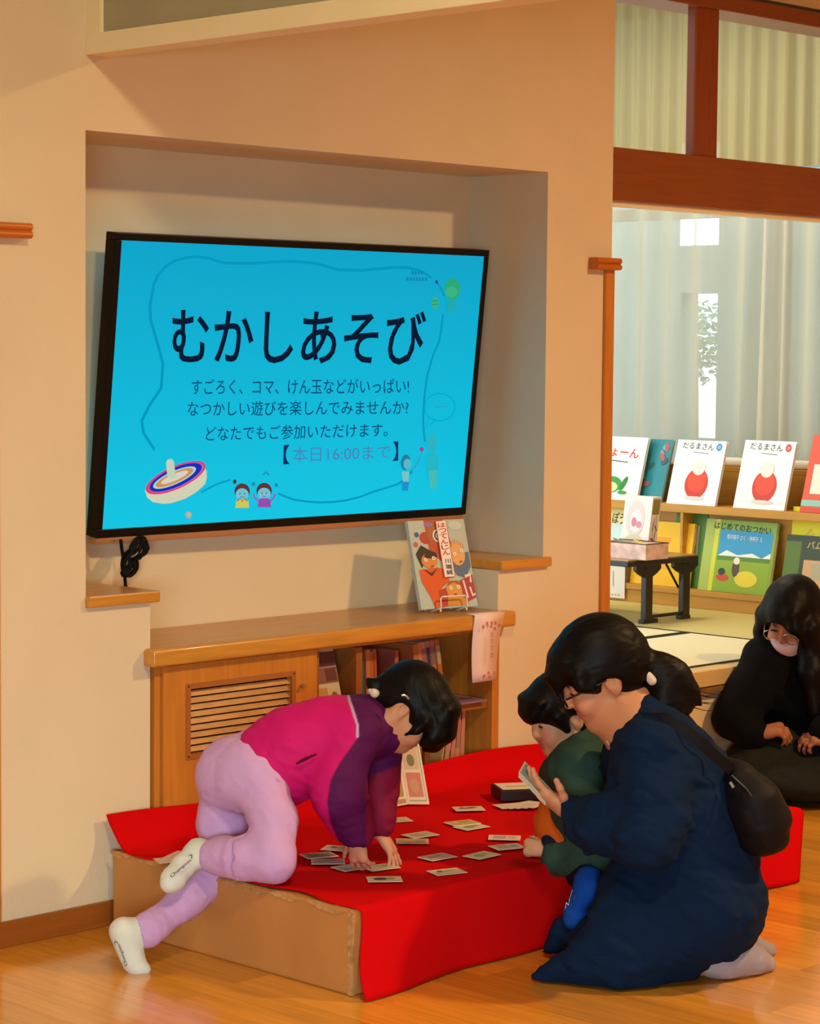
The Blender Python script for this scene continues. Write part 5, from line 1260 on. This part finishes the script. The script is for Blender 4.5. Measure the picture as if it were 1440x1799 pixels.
# coat
CT = cloth('navy_coat_cloth', '071F3C', bump=0.14, rough=0.9)
s = Sdf(lo, hi, 0.0055, 0.04)
s.chain([(D3(1225,1590,5.50),0.145),(D3(1215,1520,5.50),0.152),(D3(1190,1420,5.50),0.155),(D3(1165,1350,5.50),0.135),(D3(1145,1300,5.50),0.105)], k=0.06, flat=(B_, 0.95))
s.chain([(D3(1152,1312,5.42),0.088),(D3(1120,1268,5.50),0.070),(D3(1125,1320,5.62),0.085)], k=0.06)
s.chain([(D3(1110,1258,5.50),0.068),(D3(1118,1225,5.51),0.055)], k=0.02)                          # stand collar
s.chain([(D3(1152,1325,5.40),0.090),(D3(1150,1420,5.35),0.082),(D3(1128,1472,5.34),0.078),(D3(1060,1450,5.41),0.070),(D3(1005,1437,5.49),0.066)], k=0.05)
s.chain([(D3(1110,1330,5.64),0.085),(weF,0.07),(D3(1045,1470,5.78),0.06)], k=0.05)
s.chain([(whN+V3(0,0,0.0),0.122),(D3(1140,1640,5.43),0.100),(D3(1075,1662,5.41),0.082)], k=0.06)
s.chain([(whF,0.135),(D3(1130,1620,5.56),0.100),(D3(1060,1640,5.58),0.075)], k=0.06)
s.chain([(D3(1220,1560,5.50),0.15),(D3(1125,1580,5.50),0.100),(D3(1085,1620,5.50),0.07)], k=0.06)
s.ell(D3(1258,1590,5.47), (0.105,0.105,0.115), None, 0.05)
# skirt of the coat spreading on the floor in front
s.chain([(D3(1200,1690,5.43),0.055),(D3(1080,1702,5.39),0.055),(D3(1020,1700,5.40),0.042),(D3(975,1708,5.42),0.024),(D3(940,1718,5.43),0.014)], k=0.04)
s.chain([(D3(1090,1660,5.52),0.07),(D3(1020,1650,5.60),0.050),(D3(975,1664,5.63),0.026),(D3(938,1676,5.665),0.013)], k=0.03); s.chain([(D3(1040,1610,5.60),0.050),(D3(985,1630,5.63),0.028),(D3(968,1660,5.64),0.022)], k=0.03)
s.ell(D3(1085,1690,5.43), (0.10,0.10,0.06), None, 0.05)
s.folds(0.012, 5.5, 12, axis=fvec(1,0.3,0), stretch=0.6); s.folds(0.008, 12, 22, axis=fvec(0.4,0.9,0), stretch=2.6)
s.plane((0,0,0.004),(0,0,-1)); s.plane(D3(992,1436,5.49), fvec(-0.94,-0.20,-0.25), 0.006, rad=0.11)
s.cap(D3(1112,1262,5.50), wh-WF[0]*0.01, 0.050, 0.088, 0.006, 's')
s.cap(D3(1100,1255,5.50), D3(1074,1264,5.50), 0.042, 0.042, 0.01, 's')
s.cap(D3(1262,1694,5.46), D3(1360,1700,5.56), 0.043, 0.05, 0.006, 's')
s.mesh('coat', CT, wom, smooth=3)
# hair
s = Sdf(wh-0.34, wh+0.34, 0.0036, 0.02)
W = lambda f, l, u: wh+(WF[0]*f+WF[1]*l+WF[2]*u)*ws
r = lambda *q: np.array(q)*ws
s.ell(W(-0.022,0,0.044), r(0.120,0.097,0.112), WF); s.ell(W(-0.062,0,-0.012), r(0.060,0.075,0.060), WF, 0.04)
s.ell(W(0.080,0,-0.060), r(0.082,0.085,0.088), WF, 0.012, 's'); s.ell(W(0.095,0,-0.015), r(0.040,0.075,0.055), WF, 0.012, 's')
for g in (-1, 1): s.ell(W(0.004,g*0.088,-0.036), r(0.036,0.030,0.044), WF, 0.012, 's')
s.chain([(W(0.066,0.0,0.088),0.026),(W(0.098,0.0,0.060),0.014),(W(0.104,0.01,0.030),0.006)], k=0.03, flat=(WF[1], 2.2))
s.chain([(W(0.05,0.070,0.050),0.020),(W(0.058,0.070,0.022),0.012),(W(0.040,0.076,0.004),0.007)], k=0.02)
pb = D3(1128,1178,5.50)
s.chain([(W(-0.085,0,0.01),0.05),(pb,0.026)], k=0.03)
s.chain([(pb,0.024),(D3(1158,1172,5.50),0.030),(D3(1178,1190,5.50),0.040),(D3(1190,1218,5.50),0.040),(D3(1200,1242,5.49),0.022)], k=0.03, flat=(B_,0.8))
s.chain([(D3(1165,1200,5.49),0.030),(D3(1165,1232,5.48),0.030),(D3(1185,1245,5.47),0.015)], k=0.03)
s.chain([(D3(1190,1180,5.50),0.018),(D3(1214,1215,5.50),0.014),(D3(1232,1240,5.49),0.004)], k=0.02)
s.folds(0.0016, 55, 4, axis=fvec(-0.9,-0.2,0), stretch=0.10)
s.mesh('hair', HAIR, wom, smooth=1)
wisp = MB(); rr = random.Random(8)
for k in range(9):
    a0 = Vector(D3(1205+rr.uniform(-14,8),1205+rr.uniform(-18,22),5.50+rr.uniform(-.02,.02))); L_ = rr.uniform(0.8,1.3)
    pts = [a0+Vector(RGT)*0.03*t*L_*(0.7+0.5*t)+Vector(UPV)*(-0.034*t*L_+0.012*t*t) for t in (0,0.4,0.8,1.2,1.6)]
    wisp.tube([p-wom.location for p in pts], [0.0016,0.0014,0.0011,0.0008,0.0004], 5)
wo = wisp.build('loose_hairs', HAIR, wom); wo['kind'] = 'stuff'
tie = [Vector(pb+WF[1]*0.028*math.sin(t)+fvec(0.45,0.9,0)*0.028*math.cos(t)) - wom.location for t in [k*math.pi/6 for k in range(12)]]
MB().tube(tie, 0.007, 8, closed=True).build('hair_tie', cloth('tie_white','D8C4B0'), wom, smooth=True)
s = Sdf(D3(1141,1192,5.43)-0.04, D3(1141,1192,5.43)+0.04, 0.002, 0.01); s.chain([(D3(1136,1184,5.465),0.010),(D3(1145,1196,5.46),0.011)]); s.mesh('hair_tie_knot', cloth('tie_white','D8C4B0'), wom)
# glasses
gl = MB()
for g in (-1, 1):
    pts = [Vector(W(0.108+0.002*math.cos(t), g*0.033+0.025*math.cos(t), 0.006+0.018*math.sin(t)))-wom.location for t in [k*math.pi/9 for k in range(18)]]; gl.tube(pts, 0.0022, 6, closed=True)
    gl.tube([Vector(W(0.106,g*0.058,0.010))-wom.location, Vector(W(0.06,g*0.078,0.008))-wom.location, Vector(W(0.0,g*0.084,0.006))-wom.location], 0.0024, 6)
gl.tube([Vector(W(0.111,-0.008,0.010))-wom.location, Vector(W(0.113,0,0.013))-wom.location, Vector(W(0.111,0.008,0.010))-wom.location], 0.0022, 6)
gl.build('glasses', BLACKP, wom, smooth=True)
# cards in her hand
hc = thing('playing_card', 'grey-green card held up in the kneeling woman\'s left hand', 'card', tuple(D3(940,1372,5.505)))
U_ = Vector(fvec(-0.68,0.73,0.05)); N_ = Vector(fvec(0.66,0.62,0.42)); V_ = N_.cross(U_).normalized(); N_ = U_.cross(V_).normalized()
for k, nm in enumerate(('card_body','card_behind','card_behind')):
    off = N_*(-0.0022*k)+V_*(0.004*k)+U_*(-0.003*k)
    MB().prism([U_*-0.046-V_*0.030+off, U_*0.046-V_*0.030+off, U_*0.046+V_*0.030+off, U_*-0.046+V_*0.030+off], -N_*0.0012).build(nm, CARDM, hc)
p = Print((0,0,0), U_, V_, N_, lift=0.0006)
p.rect(-0.042,-0.026,0.042,0.026,'8C9C94'); p.poly(ell(0.012,0.0,0.022,0.014), '6C7C74'); p.poly(ell(-0.022,0.004,0.014,0.012), '9C8CA8'); p.build('card_picture', INK, hc)
# crossbody bag on her back
bag = thing('crossbody_bag', 'black crossbody bag with strap slung over the kneeling woman\'s back', 'bag', tuple(D3(1325,1420,5.44)))
BG = mat('bag_nylon', '0E0A0E', 0.65, 0.2, bump=0.08, bscale=60)
s = Sdf(D3(1325,1420,5.44)-0.27, D3(1325,1420,5.44)+0.27, 0.0042, 0.04)
s.chain([(D3(1272,1340,5.44),0.016),(D3(1295,1366,5.43),0.040),(D3(1322,1412,5.42),0.066),(D3(1338,1450,5.42),0.064),(D3(1340,1462,5.42),0.055)], k=0.03, flat=(fvec(0.0,0.0,1),1.15))
s.folds(0.005, 12, 3); s.mesh('bag_body', BG, bag)
st_ = MB(); sp_ = [D3(1128,1262,5.405),D3(1145,1262,5.375),D3(1170,1262,5.355),D3(1200,1280,5.345),D3(1235,1308,5.350),D3(1262,1334,5.365),D3(1285,1352,5.38)]
P_ = [Vector(q)-bag.location for q in sp_]; vs = []; fs = []
for i, q in enumerate(P_):
    t_ = (P_[min(i+1,len(P_)-1)]-P_[max(i-1,0)]).normalized(); n_ = Vector(B_); sd = t_.cross(n_).normalized(); n_ = sd.cross(t_)
    for e_, f_ in ((-1,-1),(1,-1),(1,1),(-1,1)): vs.append(q+sd*0.013*e_+n_*0.002*f_)
for i in range(len(P_)-1):
    for k in range(4): a_ = i*4+k; b_2 = i*4+(k+1) % 4; fs.append((a_, b_2, b_2+4, a_+4))
fs += [(0,1,2,3), tuple(4*(len(P_)-1)+k for k in (3,2,1,0))]
st_.add(vs, fs); st_.build('strap', BG, bag, smooth=True)
MB().tube([Vector(D3(1282,1374,5.355))-bag.location, Vector(D3(1288,1384,5.352))-bag.location], 0.004, 8).build('zip_pull', CHROME, bag)
zp = [Vector(D3(x,y,d))-bag.location for x,y,d in ((1285,1362,5.375),(1310,1385,5.352),(1335,1420,5.348),(1350,1455,5.362))]
MB().tube(zp, 0.0025, 6).build('zip', mat('zip_dark','2A2228',0.4,0.5), bag, smooth=True)
print('woman', round(_time.time()-_t0, 1))

# ------------------------------------------------ the small boy between them
bc_ = Vector(D3(1040, 1505, 5.72)); bc_.z = ZTOP
boy = thing('person', 'small boy in a green jacket leaning over the red cloth, beside the kneeling woman', 'person', tuple(bc_))
bh = D3(984,1256,5.80); bs = 0.85
BF = frame(fvec(-0.84,-0.42,0.34), fvec(-0.36,0.90,0.22))
bnek, bche, bpel = D3(1010,1320,5.80), D3(1030,1390,5.78), D3(1085,1490,5.76)
bsN, bsF = D3(1015,1352,5.70), D3(985,1352,5.90)
beN, bwN = D3(1082,1505,5.655), D3(965,1505,5.800)
beF, bwF = D3(975,1430,5.93), D3(955,1480,5.95)
bkN, bkF = D3(1035,1528,5.75), D3(1035,1490,5.88)
lo = np.min([bh,bpel,bwN,bkN,beN,bwF], 0)-0.17; hi = np.max([bh,bpel,bwN,bkN,beN,bsF,bwF,bkF], 0)+0.17
s = Sdf(lo, hi, 0.0036, 0.02)
W = head(s, bh, BF, bs, child=True)
s.chain([(bnek,0.038),(bh-BF[2]*0.06-BF[0]*0.02,0.038)]); s.chain([(bpel,0.075),(bche,0.075),(bnek,0.045)], k=0.04); s.chain([(bsN,0.033),(bnek,0.036),(bsF,0.033)], k=0.03)
s.chain([(bsN,0.032),(beN,0.026),(bwN,0.019)]); s.chain([(bsF,0.032),(beF,0.026),(bwF,0.018)])
s.chain([(bpel,0.05),(bkN,0.028)]); s.chain([(bpel,0.05),(bkF,0.028)])
hand(s, bwN+fvec(-0.3,0.5,0)*0.02, fvec(-0.80,0.10,-0.20), fvec(-0.15,0.35,0.9), 0.105, (0.9,0.9,0.95,1.0,0.9), 0.15, side_=1, thumb=0.45)
s.mesh('body', SKIN, boy, skincol(W, bs, [(bwN, 0.05)], 'CE946E'))
eyes(boy, W, BF, bs)
GJ = cloth('dark_green_jacket_cloth', '2F4A3E', rough=0.75, bump=0.08)
s = Sdf(lo, hi, 0.0042, 0.03)
s.chain([(D3(1085,1480,5.76),0.105),(D3(1045,1410,5.77),0.108),(D3(1025,1350,5.79),0.095),(D3(1020,1318,5.80),0.062)], k=0.04)
s.chain([(D3(1012,1352,5.72),0.070),(D3(1040,1420,5.68),0.062),(D3(1080,1500,5.66),0.050)], k=0.03)
s.chain([(D3(985,1362,5.88),0.060),(D3(985,1400,5.88),0.055)], k=0.03)
s.chain([(D3(1085,1508,5.655),0.050),(D3(1030,1512,5.70),0.047),(D3(975,1510,5.775),0.040),(D3(962,1508,5.79),0.037)], k=0.03)
s.folds(0.005, 13, 5); s.folds(0.0025, 26, 7)
s.cap(bh, D3(1000,1303,5.80), 0.078, 0.038, 0.006, 's'); s.plane(D3(950,1506,5.79), fvec(-1,0.25,0), rad=0.07)
s.mesh('jacket', GJ, boy)
s = Sdf(lo, hi, 0.004, 0.03); s.chain([(D3(1000,1400,5.82),0.07),(D3(985,1450,5.84),0.062),(D3(1010,1480,5.80),0.06)], k=0.03); s.folds(0.003, 25, 2); s.mesh('orange_shirt', cloth('orange_shirt_cloth', 'C85A14'), boy)
s = Sdf(lo, hi, 0.0035, 0.02); s.chain([(D3(948,1462,5.86),0.012),(D3(965,1478,5.79),0.014),(D3(980,1492,5.765),0.014)]); s.mesh('navy_cuff', cloth('navy_cuff_cloth', '141432'), boy)
s = Sdf(D3(1020,1580,5.62)-0.2, D3(1020,1580,5.62)+0.2, 0.004, 0.03)
s.chain([(D3(1085,1510,5.76),0.07),(D3(1030,1530,5.74),0.045)], k=0.03); s.chain([(D3(1025,1532,5.72),0.042),(D3(1034,1550,5.62),0.034)]); s.folds(0.003, 25, 2)
s.mesh('trousers', cloth('dark_trousers', '12141E'), boy)
s = Sdf(D3(1020,1590,5.60)-0.13, D3(1020,1590,5.60)+0.13, 0.003, 0.015)
s.chain([(D3(1034,1545,5.60),0.034),(D3(1034,1558,5.585),0.034),(D3(1022,1585,5.58),0.028),(D3(1010,1608,5.58),0.026),(D3(1005,1618,5.58),0.019)], k=0.02)
s.folds(0.0015, 40, 3); s.mesh('blue_sock', cloth('blue_sock_cloth', '1048A0'), boy)
def sockp(p):
    p.line([(0.1,0.5),(0.35,0.62),(0.3,0.3),(0.55,0.45)], 0.07, 'C8D4E0'); p.line([(0.55,0.45),(0.95,0.5)], 0.05, 'C8D4E0'); p.poly(ell(0.35,0.05,0.10,0.14), '0C2C60'); p.poly(ell(0.7,0.02,0.10,0.14), '0C2C60')
sockprint('sock_print', boy, D3(999,1603,5.548), fvec(0.36,0.93,-0.05), fvec(-0.93,0.36,0.1), fvec(-0.35,0,1), sockp, 0.055, 0.022)
t_ = MB(); t_.prism([Vector(D3(1037,1524,5.640))-boy.location, Vector(D3(1049,1524,5.640))-boy.location, Vector(D3(1049,1536,5.640))-boy.location, Vector(D3(1037,1536,5.640))-boy.location], Vector(FWD)*0.003); t_.build('red_tag', cloth('red_tag_cloth', 'C03840'), boy, bevel=0.001)
s = Sdf(bh-0.17, bh+0.17, 0.0032, 0.02)
W = lambda f, l, u: bh+(BF[0]*f+BF[1]*l+BF[2]*u)*bs
r = lambda *q: np.array(q)*bs
s.ell(W(-0.014,0,0.036), r(0.112,0.094,0.096), BF); s.ell(W(-0.055,0,-0.02), r(0.055,0.070,0.060), BF, 0.03)
s.ell(W(0.085,0,-0.052), r(0.085,0.090,0.078), BF, 0.008, 's')
for g in (-1, 1): s.ell(W(0.0,g*0.088,-0.030), r(0.036,0.030,0.038), BF, 0.012, 's')
s.chain([(W(0.070,0,0.080),0.022),(W(0.092,0,0.050),0.013),(W(0.096,0,0.034),0.007)], k=0.02, flat=(BF[1], 2.8))
s.chain([(W(0.04,0.078,0.03),0.018),(W(0.03,0.082,-0.02),0.010)], k=0.02)
s.folds(0.001, 60, 4, axis=BF[2]+BF[0]*0.6, stretch=0.12); s.mesh('hair', HAIR, boy, smooth=1)
print('boy', round(_time.time()-_t0, 1))

# ------------------------------------------------ the seated woman at the right edge
fc = Vector(D3(1370, 1385, 7.75)); fc.z = 0
far = thing('person', 'seated woman in black with long hair, glasses and a pale face mask', 'person', tuple(fc))
fh = D3(1390,1086,7.72); fs_ = 1.0
FF = frame(fvec(-0.42,-0.60,0.68), fvec(-0.12,0.78,0.61))
fn, fche, fpel = D3(1415,1140,7.78), D3(1408,1210,7.80), D3(1420,1320,7.90)
fsR, fsL = D3(1345,1155,7.74), D3(1478,1165,7.78)
feR, fwR = D3(1290,1262,7.68), D3(1332,1290,7.60)
feL, fwL = D3(1505,1260,7.70), D3(1462,1305,7.58)
fkR, fkL = D3(1318,1345,7.62), D3(1500,1350,7.58)
lo = np.min([fh,fkR,feR,fwR,fpel,fsL,fkL,feL], 0)-0.24; hi = np.max([fh,fkR,feR,fpel,fsL,fsR,fkL,feL,fwR], 0)+0.24; lo[2] = -0.01
s = Sdf(lo, hi, 0.0055, 0.02)
W = head(s, fh, FF, fs_)
s.chain([(fn,0.05),(fh-FF[2]*0.06-FF[0]*0.03,0.05)]); s.chain([(fpel,0.12),(fche,0.10),(fn,0.06)], k=0.05); s.chain([(fsR,0.045),(fn,0.05),(fsL,0.045)], k=0.05)
s.chain([(fsR,0.042),(feR,0.034),(fwR,0.025)]); s.chain([(fsL,0.042),(feL,0.034),(fwL,0.025)])
s.chain([(fpel,0.08),(D3(1345,1350,7.68),0.045),(D3(1400,1368,7.64),0.03)]); s.chain([(fpel,0.08),(D3(1490,1352,7.66),0.045),(D3(1440,1370,7.64),0.03)])
hand(s, fwR, fvec(0.85,0.25,0.2), fvec(-0.1,0.9,0.4), 0.16, (0.7,0.7,0.8,0.9,0.5), 0.1, side_=-1)
hand(s, fwL, fvec(-0.85,0.25,0.2), fvec(0.1,0.9,0.4), 0.16, (0.7,0.7,0.8,0.9,0.5), 0.1, side_=1)
s.mesh('body', SKIN, far, skincol(W, fs_, [], 'A86A48')); eyes(far, W, FF, fs_)
s = Sdf(lo, hi, 0.006, 0.04)
s.chain([(D3(1420,1300,7.88),0.15),(D3(1408,1220,7.82),0.145),(D3(1410,1165,7.80),0.11)], k=0.05); s.chain([(D3(1350,1158,7.75),0.075),(fn,0.062),(D3(1475,1168,7.78),0.075)], k=0.05)
s.chain([(D3(1348,1160,7.75),0.085),(D3(1318,1215,7.71),0.078),(D3(1292,1262,7.67),0.072),(D3(1318,1288,7.62),0.050),(fwR,0.036)], k=0.04)
s.chain([(fsL,0.075),(feL,0.070),(D3(1450,1285,7.58),0.05),(fwL,0.036)], k=0.04)
s.folds(0.006, 8, 3); s.cap(fn, fh, 0.045, 0.10, 0.006, 's')
s.mesh('sweater', cloth('black_sweater_cloth', '08080A', rough=0.95), far)
s = Sdf(lo, hi, 0.006, 0.05)
s.chain([(D3(1425,1325,7.90),0.16),(D3(1340,1340,7.68),0.10),(D3(1305,1352,7.62),0.06)], k=0.06); s.chain([(D3(1425,1325,7.90),0.16),(D3(1500,1345,7.62),0.11)], k=0.06); s.ell(D3(1400,1362,7.66), (0.24,0.24,0.085), None, 0.06)
s.folds(0.008, 9, 3); s.folds(0.004, 20, 5); s.plane((0,0,0.004),(0,0,-1)); s.mesh('skirt', cloth('olive_black_skirt_cloth', '20201A'), far)
s = Sdf(fh-0.42, fh+0.30, 0.005, 0.03)
W = lambda f, l, u: fh+(FF[0]*f+FF[1]*l+FF[2]*u)*fs_
r = lambda *q: np.array(q)*fs_
s.ell(W(-0.016,0,0.038), r(0.114,0.098,0.104), FF); s.ell(W(-0.04,0,-0.04), r(0.08,0.095,0.10), FF, 0.03)
s.ell(W(0.100,-0.016,-0.050), r(0.088,0.062,0.095), FF, 0.008, 's')
s.chain([(W(0.06,0.085,0.03),0.035),(W(0.075,0.085,-0.06),0.036),(D3(1425,1180,7.66),0.045),(D3(1432,1250,7.66),0.030)], k=0.03)
s.chain([(W(0.03,-0.085,0.02),0.030),(W(0.03,-0.088,-0.06),0.028),(D3(1352,1150,7.74),0.020)], k=0.03)
s.chain([(W(0.070,0.03,0.080),0.024),(W(0.092,0.042,0.045),0.014),(W(0.094,0.058,0.005),0.008)], k=0.03)
s.folds(0.0015, 45, 4, axis=fvec(0,1,0), stretch=0.12); s.mesh('hair', HAIR, far, smooth=1)
s = Sdf(W(0.09,0,-0.05)-0.10, W(0.09,0,-0.05)+0.10, 0.003, 0.02)
s.ell(W(0.048,0,-0.052), r(0.066,0.062,0.060), FF); s.ell(W(0.082,0,-0.034), r(0.030,0.028,0.022), FF, 0.03)
s.plane(W(0.10,0,-0.024), FF[2]+FF[0]*0.25, 0.006); s.plane(W(0.02,0,0), -FF[0], 0.004); s.folds(0.0014, 40, 2, axis=FF[1], stretch=0.3)
s.mesh('face_mask', cloth('pale_pink_mask', 'DCC0C0', bump=0.05), far)
gl = MB()
for g in (-1, 1):
    pts = [Vector(W(0.110+0.002*math.cos(t), g*0.033+0.026*math.cos(t), 0.008+0.021*math.sin(t)))-far.location for t in [k*math.pi/9 for k in range(18)]]; gl.tube(pts, 0.0018, 6, closed=True)
    gl.tube([Vector(W(0.106,g*0.058,0.010))-far.location, Vector(W(0.0,g*0.088,0.006))-far.location], 0.0018, 6)
gl.build('glasses', CHROME, far, smooth=True)
print('far woman', round(_time.time()-_t0, 1))
